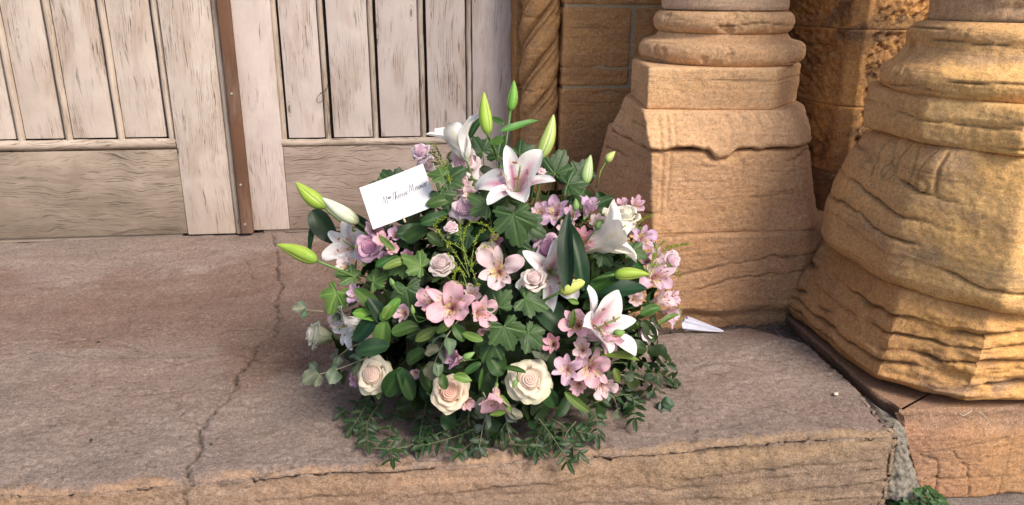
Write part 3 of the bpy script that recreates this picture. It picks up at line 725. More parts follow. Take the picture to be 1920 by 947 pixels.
# ---- rough-tooled pier between the columns -----------------------
def pier():
    O = (1.3, 2.05, 0.2)
    root = empty('stone_pier', O, 'dark ochre pier with pick-tooled stones in the recess between the two columns', 'pier')
    zt = [(0.20, 0.319), (0.320, 0.488), (0.489, 0.672), (0.673, 0.90), (0.901, 1.15), (1.151, 1.5), (1.501, 2.0), (2.001, 2.6)]
    for k, (a, b) in enumerate(zt):
        poly = [(1.052, 1.815), (1.080, 1.790), (1.30, 1.79), (1.60, 1.79), (1.60, 2.4), (1.00, 2.4), (0.985, 2.25), (1.010, 2.03)]
        rough = 1.0 if k in (1, 2, 3, 4) else 0.25
        def dsp(P, a=a, b=b, k=k, rough=rough):
            z = P[..., 2]; m = sstep(a+0.002, a+0.016, z)*(1-sstep(b-0.016, b-0.002, z))
            edge = np.minimum(np.abs(P[..., 1]-1.86)+9*(P[..., 0] > 1.08), 9)
            dc = np.hypot(P[..., 0]-1.064, P[..., 1]-1.803)+0.012*fbm(P, 15, 3, 0.5, k)
            m = m*sstep(0.022, 0.040, dc)*(1-np.exp(-((P[..., 0]-1.262)/0.012)**2)*(P[..., 1] < 1.83))
            s_ = P[..., 0]+P[..., 1]+0.01*fbm(P, 12, 3, 0.5, k); z_ = P[..., 2]
            Q = np.stack([(s_+0.8*z_)*26, (s_-1.1*z_)*58, np.full(z_.shape, k*3.7)], -1)   # slanting pick strokes
            t = np.clip(0.45+0.9*fbm(Q, 1.0, 4, 0.6), 0, 1.1); t2 = fbm(P, 70, 4, 0.65, k)
            return rough*m*(-0.001-0.010*t+0.0035*t2)+0.002*fbm(P, 9, 4, 0.5, k)-0.02*np.exp(-((P[..., 0]-1.262)/0.005)**2)*(P[..., 1] < 1.83), 0.0, np.clip(rough*m*(t > 0.45)*0.0, 0, 1)
        def cf(P, k=k):
            c = palette(P, [(0.46, 0.28, 0.11), (0.38, 0.22, 0.09), (0.54, 0.34, 0.14), (0.30, 0.18, 0.085)], 7, k*3, 5, 1.5, 1.5)
            if k == 0: c = palette(P, [(0.20, 0.135, 0.095), (0.25, 0.165, 0.10)], 7)
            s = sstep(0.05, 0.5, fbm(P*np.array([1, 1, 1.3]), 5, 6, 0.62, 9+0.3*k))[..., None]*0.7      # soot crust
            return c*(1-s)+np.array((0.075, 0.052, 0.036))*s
        loft('stone', [(a, poly), (b, poly)], [12, 70, 60, 16, 8, 20, 60, 64], 0.0034 if k < 5 else 0.03, dsp, root, M_stone, cf, 0.004, 0.0016, O)
    v = link('mortar_core', box_mesh('mortar_core', (1.12, 1.92, 0.2), (1.59, 2.39, 2.59), O), root); v.data.materials.append(M_mortar)
def box_mesh(name, lo, hi, origin=(0, 0, 0), bev=0.0):
    lo, hi = np.array(lo)-np.array(origin), np.array(hi)-np.array(origin)
    import bmesh
    bm = bmesh.new(); bmesh.ops.create_cube(bm, size=1)
    for v in bm.verts: v.co = Vector([(lo[i]+hi[i])/2+v.co[i]*(hi[i]-lo[i]) for i in range(3)])
    if bev: bmesh.ops.bevel(bm, geom=bm.edges[:], offset=bev, segments=2, affect='EDGES', profile=0.5)
    me = bpy.data.meshes.new(name); bm.to_mesh(me); bm.free()
    if bev:
        me.polygons.foreach_set('use_smooth', np.ones(len(me.polygons), dtype=bool))
        me.set_sharp_from_angle(angle=radians(40))
    return me
pier()

# ---- ashlar wall and twisted shaft beside the door ---------------
def wall():
    O = (0.75, 2.4, 0)
    root = empty('ashlar_wall', O, 'brown ashlar wall with pale mortar joints between the door jamb and the left column', 'wall')
    y = 2.30
    def stone_block(x0, x1, z0, z1, k, dark=0.0, cracks=()):
        poly = [(x0, y), (0.5*(x0+x1), y), (x1, y), (x1, y+0.1), (x1, 2.46), (0.5*(x0+x1), 2.46), (x0, 2.46), (x0, y+0.1)]
        L = x1-x0; c = max(8, int(L/2/0.004))
        def cf(P):
            q = palette(P, [(0.52, 0.32, 0.145), (0.46, 0.275, 0.13), (0.56, 0.36, 0.18), (0.42, 0.26, 0.14)], 6, k*3.0, 5, 2.0, 1.3)
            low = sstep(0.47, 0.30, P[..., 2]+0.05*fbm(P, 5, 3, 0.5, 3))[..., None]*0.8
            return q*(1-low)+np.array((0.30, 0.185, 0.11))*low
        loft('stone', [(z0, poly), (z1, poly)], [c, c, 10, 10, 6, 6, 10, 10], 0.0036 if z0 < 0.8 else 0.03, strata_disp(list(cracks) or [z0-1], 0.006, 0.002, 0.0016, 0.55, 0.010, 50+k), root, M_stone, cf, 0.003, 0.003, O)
    j = 0.0045
    stone_block(0.445, 0.655-j, 0.484+j, 0.716-j, 1, cracks=(0.515, 0.535))
    stone_block(0.655+j, 1.04, 0.484+j, 0.716-j, 2)
    stone_block(0.445, 0.80, 0.22, 0.484-j, 3, cracks=(0.466, 0.30))
    stone_block(0.80+2*j, 1.04, 0.22, 0.484-j, 4)
    stone_block(0.445, 0.75, 0.0, 0.215, 5); stone_block(0.76, 1.04, 0.0, 0.215, 6)
    stone_block(0.445, 0.80, 0.716+j, 0.95, 7); stone_block(0.81, 1.04, 0.716+j, 0.95, 8)
    for k, (a, b) in enumerate(((0.957, 1.25), (1.257, 1.6), (1.607, 2.0), (2.007, 2.6))): stone_block(0.445, 1.04, a, b, 9+k)
    v = link('mortar', box_mesh('mortar', (0.45, y+0.0045, 0.0), (1.035, 2.44, 2.59), O), root); v.data.materials.append(M_mortar)
    # back of the recess
    v = link('backing', box_mesh('backing', (0.30, 2.52, 0.0), (1.7, 2.62, 2.6), O), root); v.data.materials.append(M_mortar)
wall()
def jamb():
    O = (0.39, 2.36, 0)
    root = empty('twisted_jamb_shaft', O, 'slim rope-twisted stone shaft beside the right edge of the door', 'column')
    xc, yc, r = 0.388, 2.352, 0.056
    n, dz = 90, 0.004; zz = np.concatenate([np.arange(0, 0.8, dz), np.arange(0.8, 2.6, 0.02)])
    a = np.linspace(0, 2*pi, n, endpoint=False); A, Z = np.meshgrid(a, zz)
    ph = A*1.0-Z*2*pi/0.36
    P = np.stack([xc+r*np.cos(A), yc+r*np.sin(A), Z], -1)
    up = sstep(0.36, 0.46, Z+0.03*fbm(P, 6, 3))
    t = (3*ph/(2*pi)) % 1.0
    gro = np.exp(-((t-0.5)/0.07)**2)+0.5*np.exp(-((t-0.74)/0.045)**2)-0.35*np.exp(-((t-0.12)/0.22)**2)
    rr = r-0.019*gro*(0.25+0.75*up)+0.0018*fbm(P, 12, 5, 0.6, 4)+0.0015*fbm(P, 50, 3, 0.6, 4)
    for zb in (0.470, 0.482, 0.69): rr -= 0.005*np.exp(-((Z-zb+0.01*fbm(P, 8, 3))/0.002)**2)
    V = np.stack([xc+rr*np.cos(A), yc+rr*np.sin(A)*0.9, Z], -1)-np.array(O)
    c = palette(P, [(0.44, 0.275, 0.13), (0.36, 0.225, 0.115), (0.50, 0.33, 0.17), (0.25, 0.165, 0.10)], 8, 3, 5)
    link('shaft', mesh_np('shaft', V.reshape(-1, 3), grid_faces(n, len(zz), True), M_stone, c.reshape(-1, 3), {'crack': np.clip(0.40*gro*up, 0, 1).ravel()}), root)  # no cracks here: shade in the twist grooves, painted through this attribute
    # plain fillet against the door and the quirk on the other side
    def fil(name, x0, x1, y0, y1, cols, k):
        poly = [(x0, y0), ((x0+x1)/2, y0), (x1, y0), (x1, (y0+y1)/2), (x1, y1), ((x0+x1)/2, y1), (x0, y1), (x0, (y0+y1)/2)]
        loft(name, [(0.0, poly), (0.8, poly)], [6]*8, 0.006, strata_disp([0.2, 0.47], 0.003, 0.001, 0.002, 0.7, 0.02, k), root, M_stone, ochre(cols, 7, k), 0.003, 0.002, O)
        loft(name, [(0.803, poly), (2.6, poly)], [6]*8, 0.05, strata_disp([-1], 0.003, 0.001, 0.002, 0.5, 0.02, k), root, M_stone, ochre(cols, 7, k), 0.003, 0.002, O)
    fil('fillet', 0.318, 0.345, 2.395, 2.50, [(0.33, 0.19, 0.075), (0.40, 0.25, 0.10), (0.27, 0.17, 0.09)], 61)
    fil('back_fillet', 0.347, 0.444, 2.402, 2.498, [(0.17, 0.115, 0.07), (0.13, 0.09, 0.06)], 62)
jamb()

# ------------------------------------------------------------------ doors
DY = 2.49
def dx(px, py=203): return float(atY(px, py, DY)[0])
def dz(px, py): return float(atY(px, py, DY)[2])
def board(name, x0, x1, z0, z1, y0, parent, mat, O, th=0.03, bev=0.0018, wob=0.0, seed=0):
    me = box_mesh(name, (x0, y0, z0), (x1, y0+th, z1), O, bev); me.materials.append(mat)
    return link(name, me, parent)
def bead(name, x, z0, z1, r, y, parent, mat, O, horiz=False, ln=None, squash=0.8):
    """half-round moulding with small quirks"""
    n = 14; prof = [(-r*1.25, 0.006), (-r*1.2, 0.0)]+[(r*cos(pi-pi*k/n), -r*squash*sin(pi*k/n)-0.001) for k in range(n+1)]+[(r*1.2, 0.0), (r*1.25, 0.006)]
    m = 40; V = []
    for j in range(m+1):
        t = j/m; z = z0+(z1-z0)*t
        jx = 0.0006*sin(z*31+x*90)+0.0004*sin(z*87)
        for a, b in prof:
            V.append((z, y+b, x+a+jx) if horiz else (x+a+jx, y+b, z))
    V = np.array(V)-np.array(O)
    F = grid_faces(len(prof), m+1)
    me = mesh_np(name, V, F if horiz else F[:, ::-1], mat)
    return link(name, me, parent)
def doors():
    # ---------------- right leaf
    O = (-0.05, DY, 0.01)
    root = empty('door_leaf', O, 'right leaf of the faded painted door, with a brown cover strip screwed to its edge', 'door', 'double door of pale painted boards')
    zt, zr1, zr0 = 2.5, dz(700, 262), dz(700, 269)
    bd = [(535, 606), (621, 697), (711, 788), (802, 875)]
    beads = [527, 611.5, 702, 793, 881]
    for k, (a, b) in enumerate(bd):
        board('board', dx(a)+0.002, dx(b)-0.0015, zr1+0.0075, zt, DY+0.012, root, M_door_v, O, 0.02, 0.0012)
    for k, x in enumerate(beads):
        bead('bead', dx(x), zr1-0.004, zt, 0.0066, DY+0.009, root, M_bead, O)
    board('stile', dx(474, 203)-0.055, dx(523.5), 0.014, zt, DY-0.004, root, M_door_v, O, 0.045, 0.003)
    board('stile', dx(886.5), 0.322, 0.014, zt, DY-0.004, root, M_door_v, O, 0.045, 0.003)
    board('bottom_rail', dx(524), dx(886), 0.014, zr0-0.006, DY-0.003, root, M_rail_r, O, 0.04, 0.003)
    bead('rail_moulding', zr1-0.0075, dx(523.5), dx(887), 0.0095, DY+0.002, root, M_bead_h, O, True)
    board('sill_strip', dx(470), 0.322, 0.001, 0.0125, DY+0.006, root, M_bead_h, O, 0.03, 0.002)
    board('backing', dx(470), 0.322, 0.02, zt, DY+0.034, root, M_void, O, 0.012, 0)
    # cover strip
    b0, b1 = float(atY(453.5, 436, DY-0.03)[0]), float(atY(474.5, 436, DY-0.03)[0])
    bt = board('cover_strip', b0, b1, 0.012, 1.9, DY-0.032, root, M_batten, O, 0.026, 0.002); bt['label'] = 'brown wooden cover strip'
    for (sx, sy) in ((437.5, 176), (454, 347), (461, 421)):
        q = atY(sx, sy, DY-0.033)
        s = []
        nn = 14; V = [(0.0, -0.0010, 0.0)]; F = []
        for rr, yy in ((0.0012, -0.0010), (0.0015, 0.0006), (0.0030, -0.0012), (0.0040, -0.0008), (0.0044, 0.0012)):
            for i in range(nn): V.append((rr*cos(2*pi*i/nn), yy, rr*sin(2*pi*i/nn)))
        F = [(0, 1+i, 1+(i+1) % nn) for i in range(nn)]
        for j in range(4): F += [(1+j*nn+i, 1+(j+1)*nn+i, 1+(j+1)*nn+(i+1) % nn, 1+j*nn+(i+1) % nn) for i in range(nn)]
        me = mesh_np('screw', V, F, M_steel)
        link('screw', me, bt, Matrix.Translation(Vector((b0+0.35*(b1-b0)+(0.002 if sy < 300 else 0), DY-0.0325, q[2]))-Vector(O)))
    # wire hook caught on the bead
    pts = [(612, 165), (606, 174), (598, 178), (594, 186), (597, 193), (603, 190), (608, 182), (606, 176), (600, 175), (612, 168), (614, 158)]
    q = [atY(a, b, DY-0.012) for a, b in pts]
    o = tube('wire_hook', smoothline(q, 6), 0.0009, M_wire); tag(o, 'bent rusty wire hook caught on the bead of the right door', 'wire')
    # ---------------- left leaf
    O = (-0.95, DY, 0.01)
    root = empty('door_leaf', O, 'left leaf of the faded painted door, more weathered, its bottom rail deeply grained', 'door', 'double door of pale painted boards')
    zr1, zr0 = dz(200, 264), dz(200, 279)
    gaps = [-82, 18, 108, 208, 304]   # centres of the dark joints on the left of the beads at y=203
    cen = [-76, 25.5, 117, 216.5, 313]
    step = dx(108)-dx(18)
    xs = [dx(c) for c in cen]
    xs = [xs[0]-2*0.205, xs[0]-0.205]+xs
    for k in range(len(xs)-1):
        board('board', xs[k]+0.0118, xs[k+1]-0.0165, zr1+0.007, 2.5, DY+0.013, root, M_door_l, O, 0.02, 0.0012)
    for x in xs: bead('bead', x, zr1-0.003, 2.5, 0.0078, DY+0.009, root, M_bead, O)
    xr = dx(322.5); xe = dx(427)
    xm = xr+(xe-xr)*0.90
    board('stile', xr, xm, 0.006, 2.5, DY-0.006, root, M_door_l, O, 0.045, 0.003)
    bead('nosing', xm+0.011, 0.006, 2.5, 0.0095, DY+0.001, root, M_bead, O, squash=1.0)
    board('bottom_rail', -2.1, xr-0.001, 0.010, zr0-0.006, DY-0.005, root, M_rail_l, O, 0.04, 0.003)
    bead('rail_moulding', (zr1+zr0)/2, -2.1, xr-0.001, 0.0125, DY+0.003, root, M_bead_h, O, True)
    board('sill_strip', -2.1, xr-0.02, -0.004, 0.008, DY+0.004, root, M_bead_h, O, 0.03, 0.001)
    board('backing', -2.1, xm, 0.02, 2.5, DY+0.036, root, M_void, O, 0.012, 0)
    o = link('door_frame', box_mesh('door_frame', (-2.3, DY+0.055, 0), (0.35, DY+0.12, 2.6), (0, DY, 0))); o.location = (0, DY, 0); o.data.materials.append(M_void)
    tag(o, kind='structure')
    o = link('lintel_wall', box_mesh('lintel_wall', (-2.4, 2.2, 2.5), (1.7, 2.7, 3.4), (0, 2.4, 2.5))); o.location = (0, 2.4, 2.5); o.data.materials.append(M_mortar)
    tag(o, kind='structure')

# tubes along a line
def smoothline(pts, sub=4):
    P = [np.array(p, float) for p in pts]; out = []
    for i in range(len(P)-1):
        p0 = P[max(i-1, 0)]; p1 = P[i]; p2 = P[i+1]; p3 = P[min(i+2, len(P)-1)]
        for k in range(sub):
            t = k/sub
            out.append(0.5*((2*p1)+(-p0+p2)*t+(2*p0-5*p1+4*p2-p3)*t*t+(-p0+3*p1-3*p2+p3)*t**3))
    out.append(P[-1]); return out
def tube_arrays(line, r0, r1=None, n=6):
    line = [np.array(p, float) for p in line]; m = len(line); r1 = r0 if r1 is None else r1
    V = np.zeros((m*n+2, 3)); up = np.array([0.13, 0.31, 0.94])
    for j, p in enumerate(line):
        t = line[min(j+1, m-1)]-line[max(j-1, 0)]; t = t/(np.linalg.norm(t)+1e-12)
        a = np.cross(t, up); 
        if np.linalg.norm(a) < 0.1: a = np.cross(t, np.array([1, 0, 0]))
        a /= np.linalg.norm(a); b = np.cross(t, a); r = r0+(r1-r0)*j/(m-1)
        for i in range(n): V[j*n+i] = p+r*(a*cos(2*pi*i/n)+b*sin(2*pi*i/n))
    V[m*n] = line[0]; V[m*n+1] = line[-1]
    F = [tuple(q) for q in grid_faces(n, m, True).tolist()]
    F += [(i, m*n, (i+1) % n) for i in range(n)]+[((m-1)*n+i, (m-1)*n+(i+1) % n, m*n+1) for i in range(n)]
    return V, F
def tube(name, line, r0, mat, r1=None, n=6, parent=None, origin=None, col=None, mw=None):
    V, F = tube_arrays(line, r0, r1, n)
    org = np.array(origin if origin is not None else (V[0] if parent is None else (0, 0, 0)))
    me = mesh_np(name, V-org, F, mat, None if col is None else np.tile(col, (len(V), 1)))
    o = link(name, me, parent, mw)
    if parent is None: o.location = Vector(org)
    return o
doors()
# ================================================================== the bouquet
M_petal = petal_mat('petal', 0.42, 0.6, spec=0.2)
M_lily = petal_mat('lily_petal', 0.34, 0.45, spec=0.3)
M_leaf = petal_mat('leaf_matte', 0.14, 0.48, spec=0.35, bumpy=0.3)
M_gloss = petal_mat('leaf_glossy', 0.12, 0.42, spec=0.22, bumpy=0.12)
M_stem = petal_mat('green_stem', 0.0, 0.45, spec=0.4)
EC = np.array([0.165, 1.43, 0.08]); ER = np.array([0.345, 0.300, 0.352]); HEART = Vector((0.165, 1.45, 0.07))
def hit(px, py, off=1.0):
    """where the line of sight meets the bouquet's dome (or its nearest approach)"""
    d = ray(px, py); o = (CC-EC)/(ER*off); q = d/(ER*off)
    a, b, c = q@q, o@q, o@o-1; D = b*b-a*c
    t = (-b-sqrt(D))/a if D > 0 else -b/a
    return Vector(CC+d*t)
def px2m(p, px): return px/FPX*float(np.dot(np.array(p)-CC, FW))
def facing(p, a=0.0, b=0.0, c=1.0):
    v = (Vector(CC)-Vector(p)).normalized()*c+Vector(RT)*a+Vector(UP)*b
    return v.normalized()
def frame(zax, roll=0.0):
    z = zax.normalized(); x = Vector(UP).cross(z)
    if x.length < 0.1: x = Vector(RT)
    x.normalize(); y = z.cross(x)
    m = Matrix((x, y, z)).transposed()
    return m @ Matrix.Rotation(roll, 3, 'Z')
def lerp3(a, b, t): return np.asarray(a)*(1-t)+np.asarray(b)*t
def colmix(a, b, t):
    return np.asarray(a)*(1-t[..., None])+np.asarray(b)*t[..., None]

def tepal(L, W, a0, a1, p=1.0, cup=0.5, pa=0.8, pb=0.6, ruf=0.0, rfreq=9.0, az=0.0, r0=0.002, nu=9, nv=13, colf=None, seed=0, twist=0.0, z0=0.0, side=0.0):
    rr = random.Random(seed)
    v = np.linspace(0, 1, nv); al = a0+(a1-a0)*v**p
    ds = L/(nv-1); am = 0.5*(al[1:]+al[:-1])
    rho = r0+np.concatenate([[0], np.cumsum(np.sin(am)*ds)]); z = z0+np.concatenate([[0], np.cumsum(np.cos(am)*ds)])
    vv = np.clip(v, 0.0, 1); w = (vv+0.02)**pa*(1-vv+0.004)**pb; w = W*w/w.max()
    u = np.linspace(-1, 1, nu); U, I = np.meshgrid(u, np.arange(nv)); Vv = v[I]
    wv = w[I]; c = cup if abs(cup) > 1e-3 else 1e-3
    lat = wv*np.sin(U*c)/c; no = wv*(1-np.cos(U*c))/c
    ph = rr.uniform(0, 6.3)
    no = no+ruf*W*np.sin(rfreq*Vv+ph+U*1.3)*np.abs(U)**1.5*np.sin(pi*np.clip(Vv, 0, 1))**0.5
    no = no+0.05*W*np.sin(5*Vv+3*U+ph*2)
    tw = twist*Vv; lat, no = lat*np.cos(tw)-no*np.sin(tw), no*np.cos(tw)+lat*np.sin(tw)
    lat = lat+side*L*Vv**2
    A = al[I]; r_ = rho[I]-np.cos(A)*no; z_ = z[I]+np.sin(A)*no
    x = r_*cos(az)-lat*sin(az); y = r_*sin(az)+lat*cos(az)
    C = colf(U, Vv) if colf else np.full(U.shape+(3,), 0.5)
    C = C*(1-0.13*(0.5+0.5*np.sin(U*15+ph))*np.clip(1.1-Vv, 0, 1)-0.06*np.sin(Vv*9+U*4+ph))[..., None]
    return np.stack([x, y, z_], -1).reshape(-1, 3), grid_faces(nu, nv), C.reshape(-1, 3)
def add(name, data, mat, parent):
    V, F, C = data
    return link(name, mesh_np(name, V, F, mat, C), parent)
def blade(L, W, pa=0.7, pb=0.7, droop=0.2, fold=0.5, ruf=0.05, nu=5, nv=10, dark=(0.03, 0.07, 0.03), lightc=(0.07, 0.13, 0.05), seed=0, side=0.0, veins=0.0):
    """a leaf along +Y, upper face +Z"""
    rr = random.Random(seed); v = np.linspace(0, 1, nv); u = np.linspace(-1, 1, nu)
    U, Vv = np.meshgrid(u, v); w = (Vv+0.015)**pa*(1-Vv+0.003)**pb; w = W*w/w.max()
    al = -droop*2*v; ds = L/(nv-1); am = 0.5*(al[1:]+al[:-1])
    y = np.concatenate([[0], np.cumsum(np.cos(am)*ds)]); z = np.concatenate([[0], np.cumsum(np.sin(am)*ds)])
    Y = np.broadcast_to(y[:, None], U.shape).copy(); Z = np.broadcast_to(z[:, None], U.shape).copy()
    ph = rr.uniform(0, 6.3)
    X = U*w*cos(fold)+side*L*Vv**2
    Z = Z+np.abs(U)*w*sin(fold)+ruf*2.2*W*np.sin(8*Vv+ph+U)*np.abs(U)+0.10*W*np.sin(4*Vv+ph*2)
    X = X+0.05*L*np.sin(3.0*Vv+ph)*Vv
    t = np.exp(-(U/0.16)**2)*0.7
    if veins: t = np.maximum(t, veins*np.clip(np.sin((Vv*14-np.abs(U)*3)*2.2)-0.3, 0, 1))
    t = np.clip(t+0.25*np.sin(ph+3*Vv+2*U)*0.5+0.12, 0, 1)
    C = colmix(dark, lightc, t)*rr.uniform(0.75, 1.25)*np.array([rr.uniform(0.8, 1.45), 1, rr.uniform(0.7, 1.1)])
    return np.stack([X, Y, Z], -1).reshape(-1, 3), grid_faces(nu, nv), C.reshape(-1, 3)
def lobed(Rr, seed=0, dark=(0.035, 0.085, 0.035), lightc=(0.10, 0.19, 0.06), cupz=0.12, lobes=5, teeth=True):
    """palmate leaf with toothed lobes; stalk end at the origin, tip along +Y"""
    rr = random.Random(seed); n = 91; nr = 8
    th = np.linspace(-2.62, 2.62, n); la = [0, 0.98, -0.98, 1.95, -1.95]; ll = [1.0, 0.84, 0.84, 0.60, 0.60]
    rad = np.zeros(n)
    for a, l in zip(la[:lobes], ll):
        l = l*rr.uniform(0.92, 1.06); d = np.abs(th-a)
        rad = np.maximum(rad, l*np.clip(1-(d/0.72)**1.35*0.52, 0.0, 1)*(d < 1.0))
    rad = np.maximum(rad, 0.36)
    rad = rad*(1+0.13*np.abs(np.sin(th*11+rr.uniform(0, 3)))-0.06) if teeth else rad
    rad = rad*np.clip((2.75-np.abs(th))/0.35, 0.25, 1)
    s = np.linspace(0.02, 1, nr)[:, None]
    Rm = s*rad[None]*Rr; X = Rm*np.sin(th); Y = Rm*np.cos(th)
    vein = np.zeros((nr, n)); 
    for a in la[:lobes]:
        perp = np.abs(Rm*np.sin(th-a)); along = Rm*np.cos(th-a)
        vein = np.maximum(vein, np.exp(-(perp/(0.022*Rr+0.001))**2)*(along > 0))
        sv = np.exp(-((((along-perp*0.9)/(0.17*Rr)) % 1.0-0.5)/0.11)**2)*(along > 0)*(perp < 0.33*Rr)
        vein = np.maximum(vein, 0.4*sv)
    Z = -cupz*Rr*(s*rad[None])**2*1.2+0.03*Rr*np.sin(th*3+rr.uniform(0, 6))*s*2+0.025*Rr*(1-vein)-0.05*Rr*np.abs(np.sin(th*3.2))*s**2
    Z = Z+0.10*Rr*np.abs(X/Rr)-0.015*Rr*vein
    C = colmix(dark, lightc, np.clip(0.8*vein+0.20*np.sin(X/Rr*5+rr.uniform(0, 6))*0.8+0.15, 0, 1))
    V = np.stack([X, Y, Z], -1).reshape(-1, 3)
    return V, grid_faces(n, nr), C.reshape(-1, 3)
def lay(base, tip, nrm, roll=0.0):
    """matrix: +Y from base to tip, +Z towards nrm"""
    y = (Vector(tip)-Vector(base)).normalized(); n = Vector(nrm); x = y.cross(n).normalized(); z = x.cross(y)
    m = Matrix((x, y, z)).transposed() @ Matrix.Rotation(roll, 3, 'Y')
    return m
def root_at(name, p, m3, label, cat, group=None): return empty(name, p, label, cat, group, m3)
def add_stem(root, start_local_z=-0.01, length=0.10, r=0.0016, col=(0.10, 0.19, 0.05), to=None, pts=None):
    mw = Matrix.Translation(root.matrix_world.translation) @ root.matrix_world.to_3x3().to_4x4()
    inv = root.matrix_world.inverted()
    if pts is None:
        p0 = Vector((0, 0, start_local_z)); ax = root.matrix_world.to_3x3() @ Vector((0, 0, -1))
        w0 = root.matrix_world @ p0; tgt = Vector(to) if to is not None else HEART
        w1 = w0+ax*length*0.3; dd = (tgt-w0); w2 = w0+dd.normalized()*min(length, dd.length*0.9)
        if w2.z < 0.008: w2.z = 0.008
        pts = [w0, w1*0.7+w2*0.3, w2]
    line = smoothline([inv @ Vector(q) for q in pts], 4)
    V, F = tube_arrays(line, r, r*1.1, 6)
    return link('stem', mesh_np('stem', V, F, M_stem, np.tile(col, (len(V), 1))), root)

WHITE = (0.80, 0.80, 0.79); GRN = (0.30, 0.42, 0.10)
ROSEC = {'cream': ((0.90, 0.62, 0.58), (0.90, 0.85, 0.72), (0.70, 0.78, 0.42)),
         'peach': ((0.90, 0.48, 0.40), (0.90, 0.80, 0.66), (0.80, 0.80, 0.54)),
         'blush': ((0.88, 0.66, 0.68), (0.90, 0.80, 0.78), (0.80, 0.78, 0.66)),
         'white': ((0.88, 0.84, 0.72), (0.90, 0.89, 0.82), (0.62, 0.72, 0.38)),
         'beige': ((0.80, 0.60, 0.56), (0.80, 0.70, 0.58), (0.62, 0.64, 0.42)),
         'lilac': ((0.84, 0.54, 0.68), (0.86, 0.72, 0.82), (0.88, 0.80, 0.86)),
         'pinkl': ((0.90, 0.62, 0.70), (0.92, 0.78, 0.82), (0.92, 0.84, 0.86)),
         'mauve': ((0.72, 0.38, 0.54), (0.78, 0.52, 0.68), (0.84, 0.66, 0.76))}
